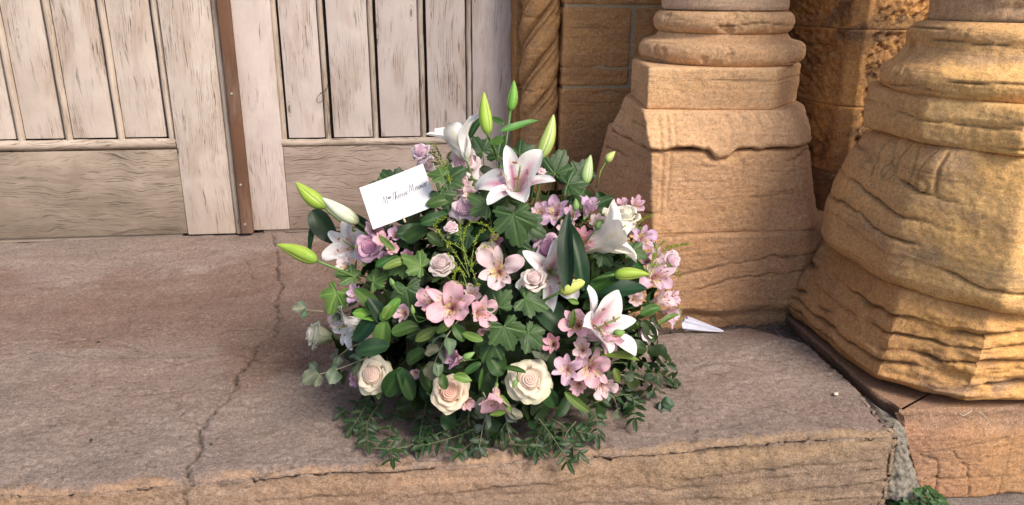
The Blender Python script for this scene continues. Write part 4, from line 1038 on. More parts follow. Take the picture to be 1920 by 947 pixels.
def rose(px, py, rpx, kind, fa, label, off=1.03, n=17, ruf=0.04, name='rose', cat='rose', group='roses of the bouquet', openn=1.0, deep=1.0, stem=0.09, cal=True):
    n += 4
    p = hit(px, py, off); Rr = px2m(p, rpx)*1.04; seed = int(px*7+py)
    rr = random.Random(seed); z = facing(p, *fa); m3 = frame(z, rr.uniform(0, 6.3))
    root = root_at(name, p, m3, label, cat, group)
    ci, co, ce = ROSEC[kind]
    # the tightly furled heart
    hu, hv = 64, 26; A_, S_ = np.meshgrid(np.linspace(0, 2*pi, hu, endpoint=False), np.linspace(0, 1, hv)); rh = 0.44*Rr; lob = 1 if name == 'rose' else 2
    tt = (S_**0.85*4.6-A_*lob/(2*pi)+0.10*np.sin(A_*3+seed)*S_) % 1.0
    saw = np.where(tt < 0.80, (tt/0.80)**1.5, (1-(tt-0.80)/0.20))
    zh = Rr*(0.30-0.20*S_**2.2)*openn-Rr*0.115*(1-saw)*sstep(0.0, 0.12, S_)*(0.6+0.5*S_)-Rr*0.9*np.clip(S_-0.86, 0, 1)*5*0.3
    rr_h = rh*S_*(1+0.05*np.sin(A_*2+seed)+0.03*saw)
    ch = colmix(np.array(ci)*np.array((1, .93, .93)), lerp3(ci, co, 0.7), np.clip(S_*0.9+0.1, 0, 1)); ch = colmix(ch*0.93, np.minimum(np.array(co)*1.02, .93), saw**3*0.6)
    add('furled_heart', (np.stack([rr_h*np.cos(A_), rr_h*np.sin(A_), zh], -1).reshape(-1, 3), grid_faces(hu, hv, True), ch.reshape(-1, 3)), M_petal, root)
    nu, nv = 13, 11
    for k in range(n):
        if 0.0 <= k/(n-1) < 0.40: continue
        t = k/(n-1); u = np.linspace(-1, 1, nu); v = np.linspace(0, 1, nv); U, Vv = np.meshgrid(u, v)
        th0 = k*2.4+rr.uniform(-0.15, 0.15)
        core = t < 0.52; tc = t/0.52; to_ = (t-0.52)/0.48
        asym = rr.uniform(-0.3, 0.3); zb = -Rr*1.05*deep
        if core:
            rk = Rr*(0.018+0.40*tc**0.85); Wd = 2.0-0.7*tc; zk = Rr*(0.30-0.06*tc)*openn
            curl = Rr*0.06*tc
            r_ = rk*(0.55+0.45*np.sin(np.clip(Vv*1.2, 0, 1)*pi/2))*(1-0.42*Vv**2*(1-tc))+curl*Vv**6+U*0.035*Rr
            z_ = zb+(zk-zb)*Vv*(1-0.10*np.abs(U)**3*Vv)
        else:
            rim = Rr*(0.56+0.44*to_**0.8)*(0.55+0.45*openn)*rr.uniform(0.94, 1.06); Wd = 0.98+0.10*rr.random(); zk = Rr*(0.20-0.52*to_**1.2)*openn
            r0 = Rr*(0.28+0.10*to_); q = np.clip(Vv, 0, 1)
            r_ = r0*np.sin(np.clip(q*3, 0, 1)*pi/2)*0.9+(rim-r0*0.9)*q**(1.7-0.5*to_)+U*0.03*Rr
            r_ = r_*(1-0.10*np.abs(U)**3*Vv)
            z_ = zb+(zk-zb)*np.sin(q*pi/2*0.97)**0.9-Rr*0.10*np.clip(Vv-0.8, 0, 1)*5*(0.4+to_)-0.14*Rr*np.abs(U)**3*Vv
            pt = 0.09*Rr*np.exp(-(np.abs(U-asym)/0.22)**2); r_ = r_+pt*Vv**4
        r_ = r_+ruf*Rr*np.sin(U*rr.uniform(4, 7)+k)*Vv**3*(0.3+t)
        z_ = z_+ruf*Rr*0.9*np.sin(U*rr.uniform(5, 9)+2*k)*Vv**4
        A = th0+U*Wd
        V = np.stack([r_*np.cos(A), r_*np.sin(A), z_], -1).reshape(-1, 3)
        c = colmix(lerp3(ci, co, t**0.7), co, np.clip(Vv**3*0.6, 0, 1))
        c = colmix(c, np.array(ce), np.clip((1-Vv)*1.3-0.25, 0, 1)*0.8)
        eg = np.clip(Vv**8*1.2*max(0, t-0.55)*2*rr.uniform(0.3, 1.2)*(0.4+0.6*np.abs(np.sin(U*2.5+k))), 0, 0.9)
        c = colmix(c, np.array(ce), eg)
        add('petal', (V, grid_faces(nu, nv), c.reshape(-1, 3)), M_petal, root)
    if cal:
        for k in range(5):
            add('sepal', tepal(Rr*1.1, Rr*0.20, 0.9, 0.35 if k % 2 else 1.5, az=k*1.257, r0=Rr*0.12, z0=-Rr*1.08*deep, nu=5, nv=7, cup=0.4,
                colf=lambda U, V: colmix((0.10, 0.18, 0.06), (0.17, 0.26, 0.08), V)), M_leaf, root)
    add_stem(root, -Rr*1.05*deep, stem, 0.0022)
    return root
def alstro_cols(kind):
    return {'pink': ((0.86, 0.46, 0.58), (0.90, 0.66, 0.72)), 'pale': ((0.88, 0.60, 0.68), (0.91, 0.78, 0.80)), 'lilac': ((0.68, 0.42, 0.68), (0.80, 0.62, 0.80)),
            'deep': ((0.76, 0.30, 0.44), (0.84, 0.50, 0.60)), 'lpink': ((0.80, 0.48, 0.66), (0.86, 0.68, 0.80)), 'purple': ((0.60, 0.30, 0.54), (0.74, 0.52, 0.70)),
            'white': ((0.84, 0.66, 0.72), (0.90, 0.84, 0.85))}[kind]
def alstro(px, py, rpx, kind, fa, label, off=1.05, opn=1.0, ntep=6, roll=None, stem=0.08, group='alstroemeria blooms of the bouquet'):
    p = hit(px, py, off); Rr = px2m(p, rpx)*1.24; seed = int(px*5+py*3); rr = random.Random(seed)
    m3 = frame(facing(p, *fa), rr.uniform(0, 2.1) if roll is None else radians(roll))
    root = root_at('alstroemeria', p, m3, label, 'alstroemeria', group)
    c0, c1 = alstro_cols(kind)
    L = Rr*1.22; zb = -L*0.52
    def outer(U, V):
        c = colmix(c1, c0, np.clip(np.abs(U)**1.5*0.6+V*0.5-0.1, 0, 1)); g = np.clip((V-0.90)*8, 0, 1)*np.exp(-(U/0.4)**2)*0.6
        c = colmix(c, (0.42, 0.46, 0.22), g); return colmix(c, (0.62, 0.64, 0.42), np.clip(0.28-V, 0, 1)*2.2)
    def inner(U, V):
        c = colmix((0.86, 0.78, 0.38), c1, np.clip((V-0.42)*3.5, 0, 1)); c = colmix(c, c0, np.clip(V*1.5-0.85, 0, 1))
        st = (np.sin(U*17+3)*np.sin(V*46+U*5) > 0.55)*(V > 0.25)*(V < 0.78)*0.75
        return colmix(c, (0.26, 0.03, 0.08), st)
    for k in range(ntep):
        inn = k % 2; az = k*pi/3+rr.uniform(-0.12, 0.12)
        a1 = radians(rr.uniform(52, 104) if opn > 0.8 else 18+55*opn+rr.uniform(-6, 10))
        a1 *= (0.9 if inn else 1.0)
        d = tepal(L*rr.uniform(0.92, 1.05), Rr*(0.20 if inn else 0.315)*rr.uniform(0.85, 1.12), radians(6), a1, p=0.85, cup=0.5 if inn else 0.55, pa=1.15 if not inn else 1.1, pb=0.42 if not inn else 0.6,
                  ruf=0.42 if not inn else 0.22, rfreq=11, az=az, r0=Rr*0.035, z0=zb, nu=15, nv=15, seed=seed+k, colf=inner if inn else outer, twist=rr.uniform(-0.25, 0.25), side=rr.uniform(-0.06, 0.06))
        add('petal', d, M_petal, root)
    for k in range(5):
        a = k*1.257+0.4; b = rr.uniform(0.12, 0.24)
        line = [(0, 0, zb), (cos(a)*Rr*b*0.5, sin(a)*Rr*b*0.5, zb*0.3), (cos(a)*Rr*b*1.4, sin(a)*Rr*b*1.4-Rr*0.1, Rr*0.30*(0.7+0.5*rr.random()))]
        V, F = tube_arrays(smoothline(line, 3), Rr*0.016, Rr*0.012, 5)
        n0 = len(V); V2, F2 = tube_arrays([line[-1], tuple(np.array(line[-1])+np.array([0.02, 0.03, 0.06])*Rr)], Rr*0.035, Rr*0.02, 5)
        C = np.vstack([np.tile((0.78, 0.40, 0.46), (n0, 1)), np.tile((0.30, 0.22, 0.10), (len(V2), 1))])
        link('stamen', mesh_np('stamen', np.vstack([V, V2]), F+[tuple(i+n0 for i in f) for f in F2], M_petal, C), root)
    V, F = tube_arrays([(0, 0, zb-Rr*0.12), (0, 0, zb+Rr*0.05)], Rr*0.07, Rr*0.09, 8)
    link('ovary', mesh_np('ovary', V, F, M_stem, np.tile((0.16, 0.27, 0.08), (len(V), 1))), root)
    add_stem(root, zb-Rr*0.1, stem, 0.0013)
    return root
def lily(px, py, rpx, fa, label, opn=1.0, pink=1.0, off=1.05, roll=0, skip=(), adj=None, widef=1.0, stem=0.08, warm=0.0, stam=True, group='white lilies of the bouquet'):
    p = hit(px, py, off); Rr = px2m(p, rpx)*1.12; seed = int(px*3+py*11); rr = random.Random(seed)
    m3 = frame(facing(p, *fa), radians(roll)); root = root_at('lily', p, m3, label, 'lily', group)
    L = Rr*1.12; zb = -L*(0.38 if opn > 0.7 else 0.60)
    w1 = lerp3((0.90, 0.90, 0.91), (0.90, 0.86, 0.76), warm)
    def cf(inn):
        def f(U, V):
            c = np.broadcast_to(w1, U.shape+(3,)).copy()
            m = np.exp(-(U/0.27)**2)*np.clip(1.7-V*1.9, 0, 1)*np.clip(V*6-0.6, 0, 1)*pink
            c = colmix(c, (0.60, 0.10, 0.32), np.clip(m*1.15, 0, 0.92))
            hal = np.exp(-(U/0.50)**2)*np.clip(1.1-V*1.4, 0, 1)*np.clip(V*6-0.6, 0, 1)*pink*0.18
            c = colmix(c, (0.72, 0.38, 0.50), hal)
            sp = (np.sin(U*21+V*9)*np.sin(V*58+U*7) > 0.62)*(V > .15)*(V < .5)*0.55*pink
            c = colmix(c, (0.40, 0.05, 0.14), sp)
            ym = np.exp(-(U/0.10)**2)*(1-pink*0.8)*np.clip(1.1-V, 0, 1)
            c = colmix(c, (0.56, 0.60, 0.14), np.clip(ym*0.8, 0, 0.8))
            return colmix(c, (0.42, 0.52, 0.18), np.clip(0.2-V, 0, 1)*3)
        return f
    for k in range(6):
        if k in skip: continue
        inn = k % 2; a1 = radians(30+85*opn+rr.uniform(-12, 14)); a0 = radians(8+10*opn); Lk = L*rr.uniform(0.95, 1.05); az = k*pi/3; tw = rr.uniform(-0.3, 0.3); sd = rr.uniform(-0.07, 0.07); pp = 1.25
        if adj and k in adj:
            d = adj[k]; a1 = radians(d.get('a1', a1*180/pi)); a0 = radians(d.get('a0', a0*180/pi)); Lk = L*d.get('L', 1); az += radians(d.get('az', 0)); pp = d.get('p', pp); tw = d.get('tw', tw); sd = d.get('sd', sd)
        d = tepal(Lk, Rr*(0.29 if inn else 0.20)*widef, a0, a1, p=pp, cup=0.75, pa=0.62, pb=0.62, ruf=0.17 if inn else 0.09, rfreq=11, az=az, r0=Rr*0.03, z0=zb+(0.003 if inn else 0), nu=11, nv=18, seed=seed+k, colf=cf(inn), twist=tw, side=sd)
        add('petal', d, M_lily, root)
    if stam:
        for k in range(4):
            a = k*pi/2+0.3; b = rr.uniform(0.10, 0.20)
            e = np.array((cos(a)*Rr*b*1.5, sin(a)*Rr*b*1.5, zb+L*0.66)); line = [(0, 0, zb), (cos(a)*Rr*b*0.4, sin(a)*Rr*b*0.4, zb+L*0.3), e]
            V, F = tube_arrays(smoothline(line, 3), Rr*0.011, Rr*0.008, 5)
            o = link('stamen', mesh_np('stamen', V, F, M_petal, np.tile((0.62, 0.60, 0.36), (len(V), 1))), root)
            tdir = np.array((-sin(a), cos(a), 0.15))*Rr*0.05
            V, F = tube_arrays([e-tdir, e-tdir*0.4, e+tdir*0.4, e+tdir], Rr*0.022, Rr*0.018, 6)
            link('anther', mesh_np('anther', V, F, M_petal, np.tile((0.36, 0.17, 0.07), (len(V), 1))), o)
        V, F = tube_arrays(smoothline([(0, 0, zb), (Rr*0.03, 0, zb+L*0.4), (Rr*0.10, Rr*0.02, zb+L*0.82)], 4), Rr*0.017, Rr*0.02, 6)
        link('pistil', mesh_np('pistil', V, F, M_petal, np.tile((0.42, 0.50, 0.20), (len(V), 1))), root)
    add_stem(root, zb, stem, 0.0025)
    return root
def bud(b, t, wpx, label, c_main=(0.30, 0.45, 0.06), c_rib=(0.52, 0.62, 0.16), c_base=(0.16, 0.32, 0.05), off=1.1, offt=None, stem_pts=None, stem=0.09, name='lily_bud', cat='lily bud', group='closed lily buds', fat=0.75, sr=0.0024, c_tip=None):
    p0 = hit(*b, off); p1 = Vector(CC)+(Vector(ray(*t))*((p0-Vector(CC)).dot(Vector(FW))+(offt or 0.0)))
    L = (p1-p0).length; W = px2m(p0, wpx)*0.5; z = (p1-p0).normalized(); rr = random.Random(int(b[0]+t[1]))
    x = z.cross(Vector((0.2, 0.9, 0.1))).normalized(); m3 = Matrix((x, z.cross(x), z)).transposed() @ Matrix.Rotation(rr.uniform(0, 6), 3, 'Z')
    root = root_at(name, p0, m3, label, cat, group)
    nu, nv = 30, 20; a = np.linspace(0, 2*pi, nu, endpoint=False); v = np.linspace(0, 1, nv); A, Vv = np.meshgrid(a, v)
    pr = (Vv+0.004)**0.42*(1-Vv+0.002)**fat; pr = pr/pr.max(); pr = pr*(0.94+0.06*np.sin(Vv*5))
    rib = np.abs(np.cos(1.5*A)); r_ = W*pr*(1.0-0.13*(rib < 0.16)*np.sin(pi*Vv)+0.05*np.cos(3*A))
    bend = 0.05*L*np.sin(pi*Vv*0.9)
    V = np.stack([r_*np.cos(A)+bend, r_*np.sin(A), L*Vv], -1)
    t1 = np.clip(np.exp(-((rib-0.22)/0.14)**2)*0.9+0.25*np.sin(A*9)*0.3+Vv*0.15, 0, 1)
    C = colmix(c_main, c_rib, t1); C = colmix(C, np.array(c_base), np.clip(0.35-Vv, 0, 1)*1.6)
    if c_tip is not None: C = colmix(C, np.array(c_tip), np.clip(Vv-0.75, 0, 1)*3)
    C = colmix(C, np.array(c_main)*0.45, ((rib < 0.10)*0.7).astype(float))
    add('bud', (V.reshape(-1, 3), grid_faces(nu, nv, True), C.reshape(-1, 3)), M_gloss, root)
    if stem_pts: add_stem(root, pts=[p0]+stem_pts, r=sr)
    else: add_stem(root, 0.0, stem, sr)
    return root

# ---- foliage ------------------------------------------------------
def leafthing(b, t, wpx, label, kind='lily', off=1.04, offt=None, droop=0.15, fold=0.35, nrm=(0, 0.5), name='leaf', cat='leaf', group='long leaves of the bouquet', tipd=0.0, roll=0.0, dark=None, light=None, mat=None):
    p0 = hit(*b, off); D0 = (p0-Vector(CC)).dot(Vector(FW)); p1 = Vector(CC)+Vector(ray(*t))*(D0+tipd)
    L = (p1-p0).length*1.04; W = px2m(p0, wpx)*0.5; n = facing(p0, *nrm)
    m3 = lay(p0, p1, n, roll)
    pr = {'lily': (0.62, 0.85), 'oval': (0.55, 0.55), 'point': (0.7, 0.9)}[kind]
    d = blade(L, W, pr[0], pr[1], droop, fold, 0.06, 7, 16, dark or (0.020, 0.060, 0.018), light or (0.050, 0.120, 0.035), int(b[0]+t[0]), veins=0.25 if kind == 'lily' else 0.0)
    me = mesh_np(name, *d[:2], mat or M_gloss, d[2]); o = bpy.data.objects.new(name, me); COL.objects.link(o)
    mz = Matrix.Translation(p0) @ m3.to_4x4(); o.matrix_world = mz @ Matrix.Translation((0, 0, droop*L*0.35))
    return tag(o, label, cat, group)
def vine(px, py, rpx, ang, label, tilt=(0, 0.3), light=0.0, off=1.06, cupz=0.14, lobes=5, group='lobed toothed leaves of the bouquet', stem=0.06):
    """palmate leaf: px,py is the stalk end, ang the direction of the tip in the picture (deg, 0 = right, 90 = up)"""
    p = hit(px, py, off); Rr = px2m(p, rpx); a = radians(ang); n = facing(p, *tilt)
    dirv = Vector(RT)*cos(a)+Vector(UP)*sin(a); m3 = lay(p, p+dirv, n)
    root = root_at('lobed_leaf', p, m3, label, 'leaf', group)
    dk = lerp3((0.014, 0.040, 0.014), (0.085, 0.17, 0.030), light); lt = lerp3((0.050, 0.105, 0.034), (0.20, 0.33, 0.08), light)
    add('blade', lobed(Rr, int(px+py), dk, lt, cupz, lobes), M_leaf, root)
    ii = root.matrix_world.inverted(); q = root.matrix_world.translation
    add_stem(root, pts=[q+n*0.001, q-n*0.012+(HEART-q)*0.12, q+(HEART-q)*min(0.8, stem/max(0.05, (HEART-q).length))], r=0.0012, col=(0.12, 0.20, 0.06))
    return root
# ---- roses and double blooms -------------------------------------
rose(698, 703, 37, 'cream', (-.35, .15), 'cream rose with green-edged outer petals, lower left of the bouquet', 1.02, 18, stem=0.11)
rose(843, 736, 38, 'peach', (.0, .12), 'peach-centred cream rose at the bottom of the bouquet, under a grey eucalyptus leaf', 1.04, 18)
rose(993, 712, 44, 'cream', (.08, .10), 'largest cream rose, fully open, low in the middle right of the bouquet', 1.05, 20)
rose(825, 492, 27, 'blush', (-.35, .75), 'pale blush rosebud standing left of the yellow-green flower sprays', 1.04, 15, openn=0.9, deep=1.35)
rose(1000, 520, 27, 'blush', (-.15, .65), 'blush-white rose in the middle, touching the drooping grey-pink lily', 1.08, 15, deep=1.5)
rose(582, 626, 27, 'white', (-1.1, .15, .45), 'white rose with greenish base reaching out at the far left', 1.08, 14, deep=1.5, stem=0.12)
rose(915, 470, 25, 'beige', (-.1, .6), 'dusky beige rose just above the pink alstroemeria in the centre', 1.00, 15)
rose(1172, 398, 30, 'white', (-.15, .9, .7), 'creamy white rose seen from the side at the upper right', 1.05, 13, deep=1.5)
rose(1222, 620, 21, 'pinkl', (.8, .25, .7), 'small pale pink rose peeping out behind the lower right lily', 1.04, 13, deep=1.3)
rose(845, 424, 17, 'pinkl', (-.2, .5), 'small round whitish pink bud left of the goldenrod', 1.05, 10, openn=0.5, deep=1.1)
rose(1017, 318, 13, 'pinkl', (.2, 1.0, .5), 'tiny pale pink bud on the upper right petal of the top lily', 1.20, 9, openn=0.5, deep=1.6)
LG = 'ruffled double blooms of the bouquet'
def frill(px, py, r, kind, fa, label, off=1.05, n=13, deep=0.8): return rose(px, py, r*1.22, kind, fa, label, off, max(5, n-5), 0.075, 'lisianthus', 'lisianthus', LG, 0.85, deep, 0.08)
frill(867, 303, 29, 'pinkl', (-.1, .4), 'large pale pink ruffled bloom near the top, under the upright white lily', 1.10, 15)
frill(788, 283, 19, 'lilac', (-.4, .5), 'lilac pink ruffled bloom at the top left, above the envelope corner', 1.10, 11)
frill(797, 308, 17, 'pinkl', (-.3, -.2), 'pale lilac ruffled bloom hanging behind the upper corner of the envelope', 1.05, 10)
frill(865, 345, 22, 'pinkl', (.0, -.3), 'pink frilly bloom tucked directly under the large pale ruffled one', 1.05, 11)
frill(870, 390, 26, 'lilac', (-.2, .1), 'pale lilac ruffled bloom right of the envelope, above the whitish bud', 1.03, 12)
frill(1027, 465, 26, 'mauve', (.1, .2), 'mauve ruffled bloom in the centre right, beside the dark upright leaves', 1.05, 14)
frill(690, 462, 26, 'mauve', (-.3, .2), 'mauve pink ruffled bloom at the left, inside white lily petals', 1.08, 13)
frill(1262, 488, 18, 'lilac', (.6, .1), 'pale lilac rounded bloom at the far right under the goldenrod', 1.10, 9)
frill(1143, 402, 17, 'white', (.1, .5), 'small greenish white ruffled bud between the upper right flowers', 1.02, 10)

# ---- alstroemeria -------------------------------------------------
A = alstro
A(934, 508, 45, 'pale', (-.1, .1), 'large open pale pink alstroemeria in the centre of the bouquet', 1.14, roll=20)
A(846, 574, 49, 'pink', (-.1, .15), 'largest pink alstroemeria, wide open, left of centre', 1.13, roll=85)
A(806, 562, 30, 'pink', (-.7, .3), 'pink alstroemeria turned sideways, left behind the largest one', 1.07, .8)
A(902, 586, 34, 'pink', (.5, .1), 'pink alstroemeria facing right, between the two big open ones', 1.09, .8, roll=30)
A(1040, 396, 33, 'lilac', (-.4, .5), 'lilac alstroemeria with dark streaks below the top lily', 1.05, .9)
A(1103, 388, 30, 'lilac', (.35, 1.0, .4), 'lilac trumpet-shaped alstroemeria pointing up at the upper right', 1.10, .4)
A(1092, 452, 30, 'deep', (.1, .4), 'deep pink alstroemeria between the dark upright leaves and the cream lily', 1.03, .8)
A(1206, 446, 30, 'lilac', (.5, .3), 'pale lilac alstroemeria right of the cream trumpet lily', 1.04, 1.0)
A(1232, 518, 36, 'lpink', (.5, .2), 'lilac pink alstroemeria on the right, below the goldenrod', 1.06, 1.0)
A(1240, 560, 30, 'pale', (.9, .3, .6), 'pale pink trumpet alstroemeria on the right edge, upper of the two', 1.06, .5)
A(1256, 590, 27, 'lpink', (.9, -.3, .6), 'pink alstroemeria on the right edge above the white paper cone', 1.04, .7)
A(1080, 608, 36, 'pink', (-.3, .2), 'pink crumpled alstroemeria inside the lower right lily petals', 1.12, .75)
A(1140, 638, 31, 'pink', (.5, -.7, .5), 'pink alstroemeria pointing down right below the lower right lily', 1.13, .5)
A(1037, 645, 24, 'deep', (-.5, .2), 'small deep pink alstroemeria above the largest cream rose', 1.06, .7)
A(1063, 692, 30, 'lpink', (-.1, .1), 'orchid pink alstroemeria right of the largest cream rose', 1.08, 1.0)
A(1112, 690, 37, 'pink', (.3, .0), 'broad pink alstroemeria at the lower right of the bouquet', 1.10, .95)
A(1131, 724, 28, 'pale', (.4, -.6), 'pale pink alstroemeria hanging lowest at the lower right', 1.06, .7)
A(928, 750, 38, 'pink', (-.1, -.9, .6), 'pink alstroemeria hanging down between the two bottom roses', 1.07, .75)
A(855, 672, 28, 'purple', (-.8, .1, .6), 'purplish trumpet alstroemeria above the peach-centred rose', 1.06, .5)
A(757, 588, 24, 'lpink', (-.5, .1), 'small lilac pink alstroemeria right of the glossy leaves', 1.05, .5)
A(670, 553, 27, 'lilac', (-.7, .2, .7), 'lilac white alstroemeria beside the bright green lobed leaf', 1.06, .6)
A(668, 713, 17, 'purple', (-.6, -.2), 'small purple alstroemeria half hidden behind the lower left rose', 1.00, .8)
A(702, 430, 26, 'lpink', (.1, .5), 'pink alstroemeria just under the envelope', 1.08, .7)
A(733, 467, 19, 'pink', (.4, .2), 'little pink alstroemeria right below the mauve bloom at the left', 1.06, .5)
A(632, 600, 22, 'white', (-.6, .2), 'whitish alstroemeria at the left above the reaching white rose', 1.02, .7)
A(700, 622, 27, 'pink', (-.2, -.5), 'rosy alstroemeria glimpsed under the glossy leaves at the left', .96, .6)
A(1192, 384, 22, 'lpink', (.6, .5), 'rosy alstroemeria petals above the white side-seen rose', 1.03, .6)
A(876, 755, 18, 'pink', (.5, -.3), 'small pink alstroemeria behind the right side of the peach-centred rose', .99, .6)
A(1062, 430, 22, 'pale', (-.1, .4), 'pale alstroemeria behind the dark upright leaves', .98, .7)
A(1012, 445, 18, 'lilac', (-.3, .3), 'lilac alstroemeria glimpsed right of the biggest lobed leaf', .99, .7)
A(765, 480, 17, 'purple', (-.1, .1), 'dim purple alstroemeria deep in the leaves left of the blush rosebud', .94, .6)
A(930, 452, 18, 'deep', (.1, .3), 'deep pink alstroemeria under the biggest lobed leaf', .97, .6)
A(1215, 490, 20, 'lilac', (.4, .3), 'small lilac alstroemeria on the right beside the cream lily tip', 1.0, .7)

A(1075, 520, 22, 'pale', (.1, .2), 'pale alstroemeria peeping out right of the plump yellow bud', .98, .7)
A(742, 440, 20, 'lilac', (-.1, .4), 'soft lilac alstroemeria directly below the left half of the envelope', 1.02, .6)
A(905, 625, 18, 'lpink', (.2, -.2), 'small shaded pink alstroemeria beneath the one facing right', .98, .6)
A(1165, 385, 20, 'lpink', (.1, .9, .6), 'rosy alstroemeria standing above the creamy side-seen rose', 1.02, .5)
A(1010, 620, 17, 'purple', (-.2, .1), 'dim purplish alstroemeria in the shade right of the toothed leaves', .95, .5)
A(780, 700, 16, 'lpink', (.1, -.2), 'tiny orchid pink alstroemeria between the two left bottom roses', .95, .5)
A(1190, 560, 20, 'pale', (.4, .2), 'pale alstroemeria under the broad dark leaf on the right', .98, .7)
A(1012, 398, 22, 'lpink', (-.3, .4), 'pinkish alstroemeria left of the streaked lilac one', 1.03, .7)
A(1072, 402, 20, 'lilac', (.1, .5), 'small lilac alstroemeria between the two lilac ones at the upper right', 1.03, .7)
A(1120, 420, 22, 'white', (.1, .4), 'whitish alstroemeria under the lilac trumpet bloom', 1.02, .7)
A(1180, 428, 20, 'pale', (.3, .6), 'pale alstroemeria behind the upper petals of the cream trumpet lily', 1.0, .7)
A(1228, 482, 22, 'lpink', (.5, .3), 'orchid pink alstroemeria between the cream lily and the right goldenrod', 1.05, .7)
A(1048, 478, 20, 'pale', (-.3, .3), 'pale pink alstroemeria left of the dark upright leaves', 1.06, .6)
A(1092, 655, 24, 'pale', (-.1, .2), 'pale alstroemeria above the broad pink one at the lower right', 1.07, .8)
A(1085, 722, 22, 'pink', (-.2, -.4), 'pink alstroemeria below the orchid pink one at the lower right', 1.05, .7)
A(884, 553, 22, 'pale', (.1, .5), 'pale alstroemeria behind the largest pink one, on its right', 1.04, .7)
A(716, 450, 20, 'pink', (-.1, .4), 'pink alstroemeria under the lower left corner of the envelope', 1.09, .7)
A(648, 500, 22, 'white', (-.5, .3), 'whitish alstroemeria under the lily at the left edge', 1.06, .7)
A(720, 482, 17, 'lilac', (0, .2), 'tiny lilac alstroemeria under the mauve bloom at the left', 1.04, .6)
A(1262, 560, 20, 'lpink', (.9, .2, .6), 'orchid pink alstroemeria furthest out on the right edge', 1.08, .7)
A(880, 365, 20, 'pale', (.1, .1), 'pale alstroemeria between the ruffled blooms under the top lily', 1.07, .7)
A(1005, 575, 18, 'white', (-.1, -.2), 'whitish alstroemeria in the shade below the blush-white rose', .99, .6)
# ---- lilies -------------------------------------------------------
lily(968, 345, 84, (-.05, .95), 'open white lily with pink midribs at the top of the bouquet', 0.82, 1.0, 1.16, roll=-12, adj={0: dict(a1=88), 3: dict(a1=170, p=1.1), 1: dict(a1=62), 2: dict(a1=50)})
lily(856, 250, 74, (-.38, 1.0, .25), 'white lily standing upright at the top left, opening towards the sky', 0.34, 0.05, 1.26, roll=15, stem=0.11)
lily(1152, 438, 92, (.95, .55, .30), 'cream trumpet lily opening to the right, upper right of the bouquet', 0.36, 0.08, 1.14, roll=10, warm=0.55, adj={5: dict(a1=95), 0: dict(a1=50)})
lily(655, 462, 56, (-.55, .25, .9), 'white lily with pink throat at the left edge, around the mauve bloom', 0.85, 0.55, 1.05, roll=35)
lily(1035, 512, 70, (.15, -.15), 'faded grey-white lily with magenta midribs drooping in the centre right', 0.95, 0.75, 1.04, roll=20, adj={4: dict(a1=120, L=1.2)})
lily(1138, 606, 92, (.85, .40, .62), 'open white lily with magenta midribs at the lower right', 0.62, 1.0, 1.13, roll=-5, adj={1: dict(a1=55), 0: dict(a1=60), 3: dict(a1=95)})
lily(645, 612, 54, (-.8, -.25, .5), 'half-faded small white lily at the lower left beside the white rose', 0.62, 0.1, 1.02, roll=0)
UPB = 'closed lily buds'
bud((609, 390), (555, 341), 29, 'green lily bud pointing up left below the envelope', off=1.17)
bud((672, 418), (604, 370), 27, 'white-green lily bud half open behind the green one, left of the envelope', (0.62, 0.66, 0.52), (0.72, 0.74, 0.66), (0.40, 0.50, 0.16), 1.12)
bud((594, 489), (518, 459), 29, 'green lily bud reaching out furthest to the left', off=1.25)
bud((914, 252), (908, 172), 25, 'left one of the two upright green buds at the very top', off=1.25, stem_pts=[Vector(atD(930, 290, 1.46)), Vector(atD(944, 330, 1.46))], offt=0.0)
bud((957, 208), (963, 150), 20, 'tallest green bud on a long stem at the very top', (0.16, 0.38, 0.06), (0.34, 0.54, 0.16), off=1.25, stem_pts=[Vector(atD(950, 260, 1.44)), Vector(atD(941, 330, 1.44))])
bud((1012, 298), (1037, 214), 27, 'upright pale green bud with white seam against the brown wall', (0.36, 0.48, 0.12), (0.62, 0.68, 0.40), (0.28, 0.42, 0.10), 1.22)
bud((1097, 345), (1108, 290), 22, 'pale green bud half behind lobed leaves at the upper right', (0.34, 0.48, 0.20), (0.60, 0.68, 0.46), off=1.10)
bud((1136, 304), (1154, 284), 15, 'small yellow-green bud on a thin curved stem at the upper right', (0.48, 0.58, 0.18), (0.62, 0.68, 0.34), off=1.18, stem_pts=[Vector(atD(1126, 322, 1.40)), Vector(atD(1118, 352, 1.42))], sr=0.0014)
bud((1152, 515), (1218, 515), 24, 'bright green bud lying level below the cream trumpet lily', off=1.16)
bud((1050, 548), (1097, 529), 29, 'plump yellow bud at the foot of the dark upright leaves', (0.52, 0.58, 0.14), (0.66, 0.70, 0.30), (0.46, 0.55, 0.10), 1.14, fat=0.55)
for b, t, w_, l_ in [((775, 590), (772, 571), 9, 'tiny green bud by the small lilac pink alstroemeria'), ((738, 536), (731, 521), 10, 'tiny pale green bud above the glossy leaves'),
                     ((1078, 395), (1079, 372), 13, 'small green and white bud between the two lilac blooms'), ((868, 672), (890, 660), 13, 'tiny green bud beside the purplish trumpet bloom'),
                     ((1150, 628), (1172, 622), 17, 'light green closed bud in the heart of the lower right lily'), ((1118, 430), (1132, 412), 14, 'small green and white bud below the lilac trumpet bloom'),
                     ((968, 712), (962, 730), 9, 'tiny green bud left of the largest cream rose')]:
    bud(b, t, w_, l_, (0.16, 0.30, 0.08), (0.34, 0.46, 0.20), (0.12, 0.24, 0.06), 1.12, stem=0.05, group='tiny alstroemeria buds', sr=0.0010, name='flower_bud', cat='flower bud')

